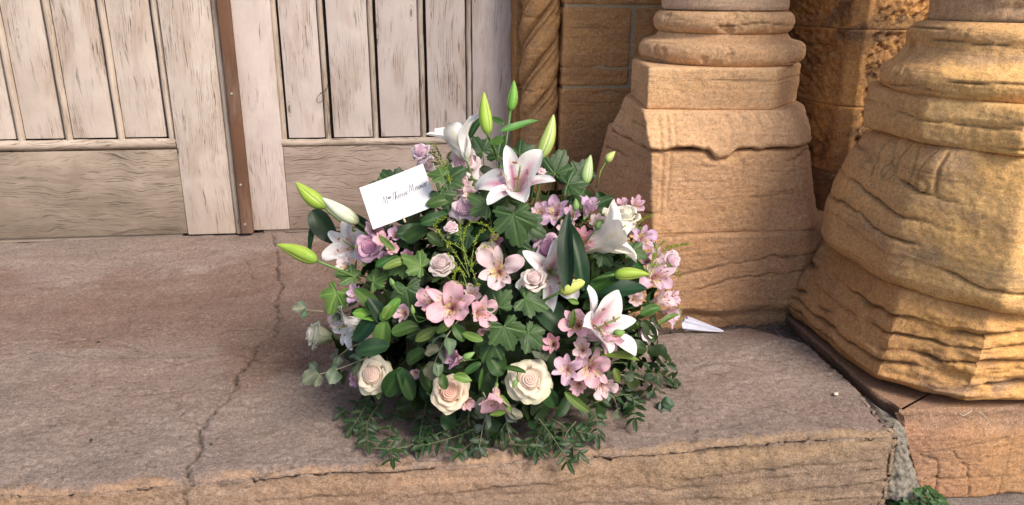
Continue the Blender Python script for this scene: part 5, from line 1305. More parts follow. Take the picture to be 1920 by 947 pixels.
# ---- envelope ----------------------------------------------------
def envelope():
    D = (hit(735, 400, 1.13)-Vector(CC)).dot(Vector(FW))
    P = [Vector(CC)+Vector(ray(x, y))*(D+dd) for (x, y, dd) in ((700, 431, 0.0), (807, 390, 0.002), (782, 319, 0.03), (661, 358, 0.028))]
    bl = P[0]; X = (P[1]-P[0]); Wd = X.length; X.normalize(); Yv = (P[3]-P[0]); Yv = Yv-X*Yv.dot(X)*1.0; Hh = Yv.length; Yv.normalize(); Zv = X.cross(Yv)
    m3 = Matrix((X, Yv, Zv)).transposed()
    sk = (P[3]-P[0]).dot(X)*0.0
    Wd = (P[2]-P[3]).length
    root = empty('envelope', bl, 'white envelope with a handwritten name, tucked into the upper left of the bouquet', 'envelope', None, m3)
    M_paper = plain('white_paper', (0.66, 0.66, 0.69), 0.7, 0, 300, 0.03, 0.2)
    nx, ny = 25, 19; u = np.linspace(0, 1, nx); v = np.linspace(0, 1, ny); U, V = np.meshgrid(u, v)
    Z = 0.0010*np.sin(pi*U)*np.sin(pi*V)+0.0018*(U-0.5)**2*4
    F = grid_faces(nx, ny)
    for nm, zz, flip in (('front_panel', 0.0008, False), ('back_panel', -0.0006, True)):
        q = np.stack([U*Wd, V*Hh, Z*(1 if not flip else 0.6)+zz*np.clip(8*np.minimum(np.minimum(U, 1-U), np.minimum(V, 1-V)), 0.05, 1)], -1).reshape(-1, 3)
        link(nm, mesh_np(nm, q, F if not flip else F[:, ::-1], M_paper), root)
    q = np.array([(0, Hh, 0.0), (Wd, Hh, 0.0), (Wd*0.5, Hh*0.45, 0.0)]) + np.array([0, 0, -0.0012])
    link('flap', mesh_np('flap', q, [(0, 2, 1)], M_paper, smooth=False), root)
    M_ink = plain('grey_blue_ink', (0.05, 0.05, 0.10), 0.6)
    # pen strokes, x to the right, 1.0 = capital height
    G = {'M': ([[(0, 0), (.12, .55), (.28, 1), (.40, .15), (.62, .95), (.70, 0), (.80, .08)]], .95), 'm': ([[(0, 0), (.05, .42), (.1, 0), (.2, .42), (.27, .02), (.37, .42), (.44, 0), (.52, .06)]], .56),
         'e': ([[(0, .18), (.2, .26), (.2, .42), (.06, .40), (.04, .08), (.18, 0), (.32, .12)]], .34), 'T': ([[(0, .92), (.3, 1.0), (.66, .96)], [(.36, .97), (.26, .5), (.22, 0)]], .55),
         'h': ([[(0, 0), (.10, .95), (.2, .9), (.05, .05), (.17, .42), (.28, .35), (.28, 0), (.38, .08)]], .42), 'r': ([[(0, 0), (.05, .42), (.12, .30), (.25, .42)]], .28),
         's': ([[(.0, .05), (.16, .42), (.2, .1), (.04, 0)]], .30), 'u': ([[(0, .42), (.03, .05), (.17, .08), (.22, .42), (.24, .04), (.34, .08)]], .38),
         'n': ([[(0, 0), (.04, .42), (.08, .1), (.2, .42), (.25, .02), (.34, .08)]], .38), 'i': ([[(0, .42), (.02, .02), (.12, .08)], [(.04, .6), (.06, .63)]], .18), ' ': ([], .30),
         'é': ([[(0, .18), (.2, .26), (.2, .42), (.06, .40), (.04, .08), (.18, 0), (.32, .12)], [(.12, .55), (.24, .70)]], .34), 'è': ([[(0, .18), (.2, .26), (.2, .42), (.06, .40), (.04, .08), (.18, 0), (.32, .12)], [(.06, .70), (.18, .55)]], .34)}
    V, F = [], []
    def write(txt, x, y, h, ang):
        nonlocal V, F
        for ch in txt:
            st, adv = G[ch]
            for s in st:
                l = smoothline([(a, b, 0) for a, b in s], 4) if len(s) > 2 else [np.array((a, b, 0.0)) for a, b in s]
                pts = []
                for a in l:
                    ax, ay = (0.86*a[0]+0.25*a[1])*h, a[1]*h
                    xx, yy = x+ax*cos(ang)-ay*sin(ang), y+ax*sin(ang)+ay*cos(ang)
                    uu, vv = xx/Wd, yy/Hh
                    pts.append((xx, yy, 0.0010*sin(pi*uu)*sin(pi*vv)+0.0018*(uu-0.5)**2*4+0.00095))
                v_, f_ = tube_arrays(pts, 0.00042, 0.00034, 4); n0 = sum(len(k) for k in V)
                V.append(v_); F += [tuple(i+n0 for i in f) for f in f_]
            x += 0.84*adv*h*cos(ang); y += 0.84*adv*h*sin(ang)
        return x, y
    s = Wd/0.115
    a = radians(3)
    x, y = write('M', 0.028*s, Hh*0.42, 0.0150*s, a)
    write('me', x, y+0.007*s, 0.0085*s, a)
    x, y = write('Thérèse', x+0.005*s, Hh*0.44, 0.0138*s, a)
    write('Meunier', x+0.002*s, y+0.001*s, 0.0142*s, a)
    link('handwriting', mesh_np('handwriting', np.vstack(V), F, M_ink), root)
    # a small peg holds its lower edge
    o = tube('holder_stick', [Vector(CC)+Vector(ray(760, 417))*(D-0.004), Vector(CC)+Vector(ray(756, 408))*(D-0.004)], 0.0022, plain('light_wood_peg', (0.50, 0.38, 0.28), 0.6)); tag(o, 'tiny wooden peg end at the lower edge of the envelope', 'peg')
envelope()

# ---- lobed leaves --------------------------------------------------
V_ = vine
V_(962, 402, 60, -80, 'biggest lobed leaf, dark green with pale veins, hanging in the upper centre', (0, .15), .12, 1.16, .12)
V_(950, 372, 48, 95, 'lobed leaf behind the lower edge of the top lily', (0, 1.0), .1, 1.07)
V_(985, 420, 46, -30, 'dark lobed leaf partly behind the biggest one, on its right', (.3, .2), .05, 1.08)
V_(915, 385, 44, 150, 'lobed leaf left of the biggest one, reaching to the lilac bloom', (-.3, .5), .15, 1.08)
V_(1000, 470, 44, -95, 'dark lobed leaf above the blush-white rose', (.2, .1), .0, 1.02)
V_(985, 560, 50, -20, 'lobed leaf right of the stem below the blush-white rose', (.3, .5), .12, 1.08)
V_(935, 575, 46, 110, 'upright lobed leaf just below the central pale alstroemeria', (-.2, .3), .12, 1.07)
V_(945, 612, 52, -70, 'folded toothed leaf in the lower middle with bright ribs', (0, .4), .18, 1.10)
V_(990, 625, 44, -40, 'toothed leaf hanging right of the folded one in the lower middle', (.3, .1), .1, 1.05)
V_(925, 640, 42, -120, 'toothed leaf hanging left of the folded one in the lower middle', (-.3, -.1), .12, 1.05)
V_(632, 548, 46, -115, 'bright yellow-green lobed leaf at the left edge', (-.4, .5), .95, 1.10)
V_(662, 520, 36, 160, 'lobed leaf above the bright yellow-green one at the left', (-.3, .7), .3, 1.04)
V_(700, 528, 34, 30, 'light ribbed leaf right of the lilac white alstroemeria', (0, .8), .45, 1.03)
V_(762, 540, 46, -80, 'dark grey-green toothed leaf hanging left of the largest pink bloom', (-.1, .1), .05, 1.05)
V_(790, 500, 38, 150, 'light green soft leaf behind the blush rosebud', (-.1, .5), .65, 1.01)
V_(758, 495, 34, -150, 'light green toothed leaf left of the blush rosebud', (-.2, .4), .5, 1.0)
V_(838, 338, 42, 35, 'lobed leaf right of the envelope with bluish sheen', (.1, .7), .1, 1.10)
V_(826, 362, 36, -60, 'dark lobed leaf folded beside the right end of the envelope', (.0, .2), .05, 1.10)
V_(830, 330, 30, 165, 'lobed leaf lying over the upper right corner of the envelope', (-.1, .8), .3, 1.19)
V_(745, 345, 40, 140, 'dark lobed leaf behind the top edge of the envelope', (-.3, .5), .0, 0.95)
V_(720, 350, 30, 170, 'small dark lobed leaf behind the left half of the envelope top', (-.4, .5), .2, 0.93)
V_(905, 285, 36, 120, 'dark lobed leaf behind the large pale ruffled bloom', (-.1, .7), .0, 1.02)
V_(935, 292, 40, 80, 'lobed leaf between the stems of the two upright buds', (0, .7), .05, 1.05)
V_(975, 290, 36, 30, 'dark lobed leaf behind the top lily, left of the pale upright bud', (.2, .6), .0, 1.02)
V_(1040, 325, 46, 70, 'large veined lobed leaf right of the top lily', (.1, .5), .1, 1.08)
V_(1065, 345, 42, 10, 'lobed leaf pointing right beside the pale bud at the upper right', (.3, .7), .05, 1.08)
V_(1085, 330, 36, 60, 'dark toothed leaf at the upper right edge of the bouquet', (.3, .5), .0, 1.03)
V_(1075, 365, 38, -10, 'low toothed leaf above the lilac trumpet bloom', (.3, .8), .05, 1.03)
V_(1130, 475, 32, -50, 'toothed leaf under the cream trumpet lily', (.1, .4), .05, 1.05)
V_(1170, 500, 34, -80, 'dark toothed leaf behind the level green bud', (.2, .1), .05, 1.02)
V_(1185, 470, 32, -20, 'toothed leaf under the tip of the cream trumpet lily', (.3, .3), .2, 1.02)
V_(880, 440, 34, 200, 'shaded lobed leaf behind the goldenrod', (-.1, .3), .0, .96)
V_(790, 620, 36, -100, 'shaded lobed leaf below the largest pink alstroemeria', (0, .1), .0, .98)

# ---- long and glossy leaves ---------------------------------------
L_ = leafthing
DKG, DKL = (0.012, 0.036, 0.018), (0.026, 0.068, 0.030)
L_((1064, 545), (1068, 398), 38, 'left blade of the two dark upright leaves in the centre right', off=1.16, fold=.5, dark=DKG, light=DKL, nrm=(-.2, .1))
L_((1092, 545), (1060, 408), 40, 'right blade of the two dark upright leaves in the centre right', off=1.15, fold=.4, dark=DKG, light=DKL, nrm=(.4, .1))
L_((1212, 545), (1085, 548), 40, 'broad dark leaf lying under the level green bud', off=1.08, dark=DKG, light=DKL, nrm=(.1, .8))
L_((1165, 520), (1098, 546), 34, 'glossy twisted leaf pointing left under the level green bud', off=1.13, nrm=(.2, .7))
L_((1000, 575), (1075, 620), 60, 'wide dark leaf in the shade below the blush-white rose', off=.99, dark=DKG, light=DKL)
L_((585, 395), (632, 455), 46, 'broad dark leaf below the left lily buds', off=1.14, dark=DKG, light=DKL, nrm=(-.3, .2))
L_((600, 408), (568, 488), 13, 'narrow curling leaf hanging past the furthest left bud', off=1.18, dark=DKG, droop=.4, nrm=(-.5, .2))
L_((940, 250), (1010, 221), 16, 'slim bright leaf reaching right from the tallest bud stem', off=1.24, droop=.3, dark=(0.06, 0.15, 0.03), light=(0.13, 0.26, 0.06), nrm=(0, .6))
L_((944, 262), (917, 270), 20, 'short leaf on the left of the tallest bud stem', off=1.24, dark=(0.05, 0.13, 0.03))
L_((945, 235), (921, 218), 14, 'small leaf between the two upright top buds', off=1.24, dark=(0.05, 0.13, 0.03))
L_((905, 222), (876, 262), 15, 'narrow dark leaf left of the left upright bud', off=1.25, dark=DKG, droop=.3)
for k, (b, t, wd, lb, lt) in enumerate([((715, 592), (668, 540), 30, 'glossy leaf at the left pointing up towards the lilac white bloom', 1), ((712, 600), (662, 585), 24, 'bright curled glossy leaf at the left', 2), ((706, 592), (664, 640), 34, 'dark glossy leaf at the left pointing down left', 0),
        ((722, 602), (716, 660), 38, 'round glossy leaf at the left pointing straight down', 1), ((735, 625), (782, 612), 30, 'glossy leaf at the left pointing right under the small lilac pink bloom', 1), ((715, 600), (750, 562), 24, 'bright folded glossy leaf beside the small lilac pink bloom', 2),
        ((720, 598), (735, 572), 20, 'short bright glossy leaf in the middle of the left cluster', 2), ((730, 650), (668, 655), 38, 'dull shaded broad leaf below the left glossy cluster', 0), ((690, 560), (728, 610), 30, 'glossy leaf at the left crossing behind its neighbours', 0)]):
    c = [(DKG, DKL), ((0.035, 0.105, 0.025), (0.075, 0.18, 0.045)), ((0.075, 0.20, 0.03), (0.15, 0.32, 0.06))][lt]
    L_(b, t, wd, lb, 'oval', 1.08+0.008*k, dark=c[0], light=c[1], nrm=(-.2+.1*(k % 3), .4), group='glossy oval leaves of the left cluster')
LL = [((800, 385), (850, 372), 24, 'shiny dark leaf right of the envelope pointing right', 1.08, 1), ((790, 420), (838, 400), 26, 'leaf below the right end of the envelope', 1.06, 0), ((745, 440), (800, 430), 36, 'broad dark leaf under the envelope edge', 1.03, 0),
      ((800, 430), (760, 452), 34, 'shaded leaf under the envelope pointing down left', 1.0, 0), ((800, 440), (832, 460), 26, 'shaded leaf left of the goldenrod', 1.0, 0), ((700, 440), (655, 400), 26, 'dark leaf tip left of the envelope', 1.02, 0),
      ((705, 500), (742, 478), 20, 'bright narrow leaf below the mauve bloom at the left', 1.07, 1), ((720, 505), (770, 485), 18, 'narrow leaf pointing right under the little pink bloom', 1.07, 2), ((740, 470), (710, 440), 13, 'slim grey-green leaf crossing the left pink bloom', 1.10, 2),
      ((780, 640), (820, 612), 22, 'slim leaf below the turned pink alstroemeria', 1.05, 2), ((820, 625), (850, 600), 18, 'pale green leaf under the largest pink alstroemeria', 1.07, 2), ((870, 640), (850, 605), 24, 'broad green leaf under the largest pink alstroemeria on its right', 1.05, 1),
      ((905, 640), (862, 622), 18, 'curling light green leaf in the lower middle left', 1.07, 2), ((915, 665), (945, 700), 42, 'broad plain leaf left of the largest cream rose', 1.03, 0), ((985, 700), (940, 685), 12, 'slim sepal-like leaf above the largest cream rose', 1.09, 1),
      ((755, 690), (720, 745), 40, 'broad dark leaf behind the lower left rose', .99, 0), ((745, 690), (780, 750), 34, 'dark leaf right of the lower left rose', 1.0, 0), ((790, 690), (818, 740), 34, 'dull veined leaf left of the peach-centred rose', 1.0, 0), ((800, 660), (760, 680), 30, 'shaded leaf between the left cluster and the eucalyptus', 1.0, 0),
      ((940, 740), (958, 775), 12, 'bright curved leaf beside the hanging pink alstroemeria', 1.10, 2), ((950, 772), (918, 778), 12, 'bright leaf tip under the hanging pink alstroemeria', 1.10, 2), ((1058, 735), (1108, 775), 20, 'light grey-green leaf hanging below the lower right blooms', 1.06, 2),
      ((1020, 725), (1040, 765), 34, 'dark leaf under the largest cream rose', 1.0, 0), ((1120, 665), (1200, 672), 18, 'long light leaf under the lower right lily', 1.08, 2), ((1150, 690), (1165, 720), 14, 'bright leaf tip beside the broad pink alstroemeria', 1.09, 2),
      ((1200, 590), (1240, 575), 22, 'green leaf right of the lower right lily', 1.05, 1), ((1205, 600), (1230, 640), 24, 'dark leaf right behind the lower right lily', 1.02, 0), ((1235, 610), (1275, 585), 13, 'pale curling leaf near the white paper cone', 1.10, 2), ((1165, 650), (1215, 655), 30, 'dark leaf below the small pale pink rose', 1.02, 0),
      ((1075, 580), (1068, 625), 13, 'pale green twisted leaf left of the crumpled pink bloom', 1.13, 2), ((1085, 570), (1065, 560), 12, 'small pale leaf curling by the plump yellow bud', 1.13, 2), ((1190, 485), (1210, 515), 14, 'leaf tip right of the level green bud', 1.10, 1),
      ((1120, 360), (1145, 400), 26, 'dark rounded leaf behind the lilac trumpet bloom', 1.0, 0), ((1110, 385), (1150, 372), 20, 'dark leaf at the upper right edge', 1.0, 0), ((870, 700), (905, 680), 16, 'slim leaf above the hanging pink alstroemeria', 1.05, 1),
      ((905, 690), (900, 735), 10, 'narrow stem leaf left of the hanging pink alstroemeria', 1.06, 1), ((850, 705), (885, 712), 20, 'green calyx leaf over the peach-centred rose', 1.10, 2), ((835, 730), (828, 700), 20, 'bright leaf resting on the peach-centred rose', 1.13, 1)]
for b, t, wd, lb, of, lt in LL:
    c = [((0.016, 0.046, 0.016), (0.036, 0.088, 0.028)), ((0.028, 0.085, 0.020), (0.060, 0.145, 0.038)), ((0.075, 0.155, 0.035), (0.15, 0.26, 0.075))][lt]
    L_(b, t, wd, lb, 'point' if lt else 'oval', of, dark=c[0], light=c[1], nrm=(R.uniform(-.3, .3), R.uniform(.1, .6)), droop=R.uniform(.1, .35), fold=R.uniform(.2, .5), group='single leaves among the flowers')

# ---- dense greenery between the blooms, leaf colours darkened to deepen the shade there -------------------
def greenery():
    rr = random.Random(11); Vs, Fs, Cs = [], [], []; n0 = 0
    protos = [blade(1.0, 0.27, 0.6, 0.7, 0.3, 0.35, 0.08, 4, 7, (0.012, 0.034, 0.011), (0.028, 0.066, 0.020), s) for s in range(4)]
    protos += [blade(1.0, 0.42, 0.45, 0.5, 0.25, 0.25, 0.12, 4, 7, (0.012, 0.038, 0.011), (0.032, 0.075, 0.022), s+9) for s in range(3)]
    for i in range(2100):
        a = rr.uniform(0, 2*pi); e = math.asin(rr.uniform(-0.16, 1.0)); k = rr.uniform(0.45, 0.95)
        d = np.array([cos(e)*cos(a), cos(e)*sin(a), sin(e)]); p = EC+d*ER*k
        if p[2] < 0.012: p[2] = 0.012+rr.random()*0.02
        n = Vector(d+np.array([rr.gauss(0, .5), rr.gauss(0, .5), rr.gauss(0.2, .5)])).normalized()
        t = n.cross(Vector((rr.gauss(0, 1), rr.gauss(0, 1), rr.gauss(0, 1)))).normalized()
        m = np.array(Matrix((t.cross(n), t, n)).transposed()); V, F, C = protos[i % 7]; s = rr.uniform(0.028, 0.056)
        Vs.append(V*s @ m.T+p); Fs.append(F+n0); Cs.append(C*rr.uniform(0.7, 1.35)*np.array([rr.uniform(0.85, 1.6), 1, rr.uniform(0.7, 1.1)])); n0 += len(V)
    V = np.vstack(Vs); V[:, 2] = np.maximum(V[:, 2], 0.004)
    o = link('greenery', mesh_np('greenery', V-np.array([EC[0], EC[1], 0]), np.vstack(Fs), M_leaf, np.vstack(Cs))); o.location = (EC[0], EC[1], 0)
    tag(o, 'dense dark green foliage filling the bouquet behind its flowers', 'greenery', kind='stuff')
greenery()

# ---- fine twigs --------------------------------------------------
_lf = {}
def leaflet_mesh(key, L, W, dark, light, seed):
    k = (key, seed)
    if k not in _lf:
        V, F, C = blade(L, W, 0.6, 0.65, 0.18+0.1*seed, 0.25, 0.1, 5, 7, dark, light, seed); _lf[k] = mesh_np('leaflet', V, F, M_leaf, C)
    return _lf[k]
def twig(pts, label, n=7, Lp=27, Wp=9, dark=(0.011, 0.032, 0.012), light=(0.027, 0.064, 0.022), key='fern', name='leafy_twig', group='fine leafy twigs under the bouquet', col=(0.09, 0.13, 0.05), seed=0, terminal=True, rnd=0.25, sr=0.0011):
    """pts: list of (px,py,z) on or above the step, or (px,py,'y',Y) hanging in front of the riser, or (px,py,'o',off) on the dome"""
    P = []
    for q in pts:
        if len(q) == 3: P.append(Vector(atZ(*q)))
        elif q[2] == 'y': P.append(Vector(atY(q[0], q[1], q[3])))
        else: P.append(hit(q[0], q[1], q[3]))
    line = [Vector(q) for q in smoothline(P, 8)]; O = line[0]; rr = random.Random(seed+int(pts[-1][0]))
    root = empty(name, O, label, 'twig' if key == 'fern' else 'sprig', group)
    tube('stem', [q-O for q in line], sr*1.2, M_stem, sr*0.6, 6, root, (0, 0, 0), col)
    m = len(line)-1
    L = px2m(P[-1], Lp*(1.12 if key == 'fern' else 1)); W = 0
    for i in range(n):
        t = 0.18+0.80*i/(n-1) if n > 1 else 1; f = t*m; j = min(int(f), m-1); q = line[j].lerp(line[j+1], f-j); ax = (line[j+1]-line[j]).normalized()
        n_ = (facing(q, rr.uniform(-.5, .5), rr.uniform(.2, 1.2))).normalized(); sd = ax.cross(n_).normalized()
        for s in (1, -1):
            d = (ax*rr.uniform(.45, .8)+sd*s+n_*rr.uniform(-.25, .25)).normalized()
            m3 = lay((0, 0, 0), d, n_, rr.uniform(-rnd, rnd)*2); sc = rr.uniform(0.75, 1.1)*(1.0-0.25*abs(t-0.5))
            tipz = (q+d*L*sc).z
            if tipz < 0.006 and q.y > 1.14: d = (d+Vector((0, 0, (0.008-tipz)/L))).normalized(); m3 = lay((0, 0, 0), d, Vector((0, 0, 1)), rr.uniform(-rnd, rnd))
            link('leaflet', leaflet_mesh(key, L0(Lp), L0(Wp)/2, dark, light, rr.randint(0, 3)), root, Matrix.Translation(q-O) @ m3.to_4x4() @ Matrix.Scale(sc*L/L0(Lp), 4))
    if terminal:
        ax = (line[-1]-line[-2]).normalized()
        link('leaflet', leaflet_mesh(key, L0(Lp), L0(Wp)/2, dark, light, 1), root, Matrix.Translation(line[-1]-O) @ lay((0, 0, 0), ax, facing(line[-1], 0, .5)).to_4x4() @ Matrix.Scale(L/L0(Lp), 4))
    return root
def L0(px): return px*0.00095
T = twig
T([(760, 740, .03), (732, 800, .02), (736, 862, 'y', 1.085)], 'leafy twig hanging over the front edge of the step, furthest left', 6, 26, 9, seed=1)
T([(700, 730, .04), (680, 770, .03), (662, 800, .012)], 'feathery twig at the lower left corner of the bouquet', 8, 24, 6, (0.028, 0.06, 0.018), (0.055, 0.10, 0.03), seed=2)
T([(720, 745, .04), (690, 790, .02), (690, 830, .012)], 'light green feathery twig left of the hanging one', 8, 24, 6, (0.032, 0.066, 0.02), (0.06, 0.11, 0.035), seed=3)
T([(740, 735, .03), (690, 745, .02), (648, 770, .012)], 'dark twig reaching left over the step below the lower left rose', 4, 16, 8, (0.016, 0.034, 0.02), (0.03, 0.055, 0.03), seed=4)
T([(800, 750, .05), (790, 800, .025), (785, 835, .01)], 'twig with narrow leaflets below the peach-centred rose, left', 7, 27, 9, seed=5)
T([(700, 840, .012), (760, 838, .014), (850, 800, .03)], 'long twig lying level along the step at the lower left', 7, 25, 9, (0.035, 0.08, 0.025), (0.065, 0.13, 0.045), seed=6)
T([(910, 770, .05), (850, 790, .03), (800, 800, .025)], 'twig with large oval leaflets under the peach-centred rose', 6, 33, 12, (0.038, 0.085, 0.035), (0.07, 0.14, 0.05), seed=7)
T([(900, 800, .04), (850, 820, .02), (795, 835, .02)], 'second level twig under the peach-centred rose, closer to the step', 7, 27, 10, (0.030, 0.072, 0.030), (0.06, 0.12, 0.045), seed=8)
T([(900, 815, .02), (875, 838, .014), (862, 848, 'y', 1.13)], 'tiny dark twig on the step edge below the peach-centred rose', 3, 20, 8, (0.012, 0.022, 0.014), (0.025, 0.04, 0.025), seed=9)
T([(950, 790, .04), (960, 830, .014), (990, 835, .012)], 'short shaded twig below the hanging pink alstroemeria', 5, 22, 8, (0.012, 0.028, 0.016), (0.025, 0.05, 0.025), seed=10)
T([(1035, 780, .05), (1010, 815, .02), (1005, 846, .008)], 'dark twig with paired leaflets on the step edge below the largest cream rose', 7, 26, 9, (0.020, 0.050, 0.024), seed=11)
T([(1010, 785, .06), (1040, 825, .02), (1064, 866, 'y', 1.095)], 'dark twig hanging over the step edge right of the middle', 7, 27, 9, (0.018, 0.045, 0.022), seed=12)
T([(1000, 760, .07), (1060, 800, .03), (1098, 812, .02)], 'twig spreading right below the largest cream rose', 7, 27, 9, seed=13)
T([(1030, 745, .08), (1110, 770, .05), (1120, 815, .02)], 'twig with upright leaflets under the lower right blooms', 7, 25, 9, (0.022, 0.056, 0.028), seed=14)
T([(1100, 760, .06), (1180, 740, .04), (1190, 785, .02)], 'feathery dark twig right of the lowest pale alstroemeria', 8, 20, 5, (0.028, 0.060, 0.025), seed=15)
T([(1130, 700, .08), (1220, 700, .04), (1262, 712, .015)], 'dark twig reaching right over the step, upper of the pair', 7, 17, 6, (0.020, 0.038, 0.022), seed=16)
T([(1150, 680, .10), (1210, 680, .06), (1258, 682, .03)], 'fine feathery twig right of the long light leaf', 8, 16, 4, (0.03, 0.05, 0.025), seed=17)
T([(980, 740, .08), (950, 790, .05), (930, 820, .02)], 'shaded twig under the hanging pink alstroemeria', 6, 24, 8, (0.014, 0.034, 0.018), seed=18)
T([(1080, 790, .04), (1060, 820, .02), (1085, 848, .006)], 'small twig at the step edge, tip towards the viewer, right of centre', 5, 22, 8, (0.018, 0.045, 0.022), seed=19)
T([(880, 760, .06), (880, 800, .03), (900, 835, .01)], 'greyish twig between the two bottom roses', 6, 22, 8, seed=20)
T([(1020, 800, .03), (1040, 812, .02), (1020, 838, .008)], 'low twig lying under the cream rose stem at the step edge', 5, 24, 8, (0.018, 0.045, 0.022), seed=22)
EG = (0.060, 0.095, 0.080); EL = (0.13, 0.18, 0.15); EGR = 'eucalyptus sprigs of the bouquet'
def eu(pts, label, n=3, Lp=34, Wp=30, seed=0, dark=EG, light=EL): return T(pts, label, n, Lp, Wp, dark, light, 'e%d' % (Lp*100+Wp), 'eucalyptus_sprig', EGR, (0.22, 0.20, 0.13), seed, True, 0.6, 0.0012)
eu([(690, 670, 'o', 1.0), (640, 690, 'o', 1.1), (598, 702, 'o', 1.2)], 'eucalyptus sprig with round leaves reaching out at the lower left', 3, 36, 32, 1)
eu([(650, 590, 'o', 1.0), (610, 585, 'o', 1.1), (572, 580, 'o', 1.22)], 'small grey eucalyptus sprig sticking out left of the bright lobed leaf', 2, 26, 18, 2)
eu([(690, 640, 'o', .98), (660, 650, 'o', 1.03), (635, 668, 'o', 1.06)], 'blue-grey eucalyptus leaves below the faded small lily', 2, 30, 26, 3)
eu([(860, 600, 'o', 1.0), (835, 635, 'o', 1.09), (815, 680, 'o', 1.1)], 'grey-green eucalyptus sprig above the peach-centred rose', 4, 40, 30, 4, (0.075, 0.105, 0.085), (0.15, 0.19, 0.15))
eu([(925, 745, 'o', 1.0), (908, 790, 'o', 1.03), (898, 842, 'y', 1.13)], 'thin eucalyptus sprig hanging to the step below the hanging alstroemeria', 5, 30, 17, 5)
eu([(1150, 700, 'o', 1.0), (1210, 715, .04), (1240, 755, .012)], 'eucalyptus sprig lying on the step at the right', 4, 28, 24, 6, (0.028, 0.055, 0.042), (0.055, 0.10, 0.07))
eu([(1110, 700, 'o', .98), (1165, 720, .05), (1172, 740, .03)], 'dark eucalyptus leaves right of the broad pink alstroemeria', 3, 38, 34, 7, (0.024, 0.045, 0.035), (0.05, 0.085, 0.065))
eu([(1130, 730, 'o', 1.0), (1150, 745, 'o', 1.0), (1158, 768, .04)], 'pale grey eucalyptus leaf pair under the lowest pale alstroemeria', 2, 26, 20, 8, (0.08, 0.13, 0.10), (0.18, 0.24, 0.19))
eu([(905, 735, 'o', .99), (925, 765, 'o', 1.02), (950, 772, 'o', 1.03)], 'grey-blue eucalyptus leaves behind the hanging alstroemeria', 2, 34, 24, 9, (0.075, 0.095, 0.09), (0.14, 0.18, 0.16))

# goldenrod: thin arching stalks set with tiny yellow-green florets
def goldenrod(lines, label, off=1.14, dens=1.0, sc=1.0):
    P0 = hit(*lines[0][0], 1.0); root = empty('goldenrod', P0, label, 'flower spray', 'goldenrod sprays of the bouquet'); rr = random.Random(int(lines[0][-1][0]))
    Vs, Fs, n0 = [], [], 0
    base = np.array([(0, 0, 0), (.5, .25, .3), (0, .55, .55), (-.5, .25, .3), (0, .1, .8), (0, 0.8, 1.0)]); bf = [(0, 1, 2), (0, 2, 3), (0, 4, 1), (0, 3, 4), (1, 4, 5), (3, 5, 4)]
    for ln in lines:
        pts = [hit(x, y, off+rr.uniform(-.015, .015)+(0.02*i)) for i, (x, y) in enumerate(ln)]
        line = [Vector(q) for q in smoothline(pts, 8)]
        V, F = tube_arrays([q-P0 for q in line], 0.0008, 0.0004, 5); link('stalk', mesh_np('stalk', V, F, M_stem, np.tile((0.17, 0.26, 0.06), (len(V), 1))), root)
        tot = sum((line[i+1]-line[i]).length for i in range(len(line)-1)); n = int(tot/0.00115*dens)
        for _ in range(n):
            f = (0.12+0.88*rr.random())*(len(line)-1); j = min(int(f), len(line)-2); q = line[j].lerp(line[j+1], f-j)-P0
            s = 0.0028*rr.uniform(0.6, 1.2)*sc; d = Vector((rr.gauss(0, 1), rr.gauss(0, 1), rr.gauss(0.6, 1))).normalized(); m = np.array(frame(d, rr.uniform(0, 6)))
            Vs.append(base*s @ m.T+np.array(q+d*rr.uniform(0, .0022))); Fs += [tuple(i+n0 for i in f_) for f_ in bf]; n0 += 6
    C = np.repeat(np.array([(0.34*k, 0.42*k, 0.05*k) for k in np.random.RandomState(3).uniform(0.7, 1.4, len(Vs))]), 6, 0)
    o = link('florets', mesh_np('florets', np.vstack(Vs), Fs, M_petal, C), root); o['kind'] = 'stuff'
goldenrod([[(880, 520), (868, 460), (880, 420), (910, 422), (925, 440)], [(878, 515), (850, 470), (825, 440), (815, 420), (835, 408)], [(882, 510), (890, 455), (905, 430)], [(875, 520), (856, 500), (840, 475)], [(880, 500), (865, 450), (862, 415)], [(885, 500), (905, 470), (935, 440)],
           [(875, 535), (862, 505), (850, 525), (880, 536), (900, 534)], [(870, 470), (845, 455), (838, 462)], [(895, 535), (885, 505), (880, 490)]], 'large yellow-green goldenrod spray arching left of the centre')
goldenrod([[(845, 345), (832, 310), (815, 270)], [(845, 345), (838, 305), (845, 285)], [(842, 330), (820, 300), (812, 285)]], 'goldenrod spray at the top left beside the pale lilac bloom', 1.12)
goldenrod([[(1215, 520), (1240, 475), (1262, 462), (1293, 458)], [(1220, 505), (1232, 470), (1245, 452)], [(1225, 500), (1250, 495), (1275, 520)], [(1215, 510), (1228, 470), (1226, 455)]], 'goldenrod spray sticking out on the right edge', 1.10)
goldenrod([[(1190, 430), (1205, 412), (1225, 404)]], 'short goldenrod tip above the right alstroemeria', 1.10)
goldenrod([[(1262, 612), (1276, 592), (1270, 575)]], 'tiny goldenrod tip touching the white paper cone', 1.15, 0.6)

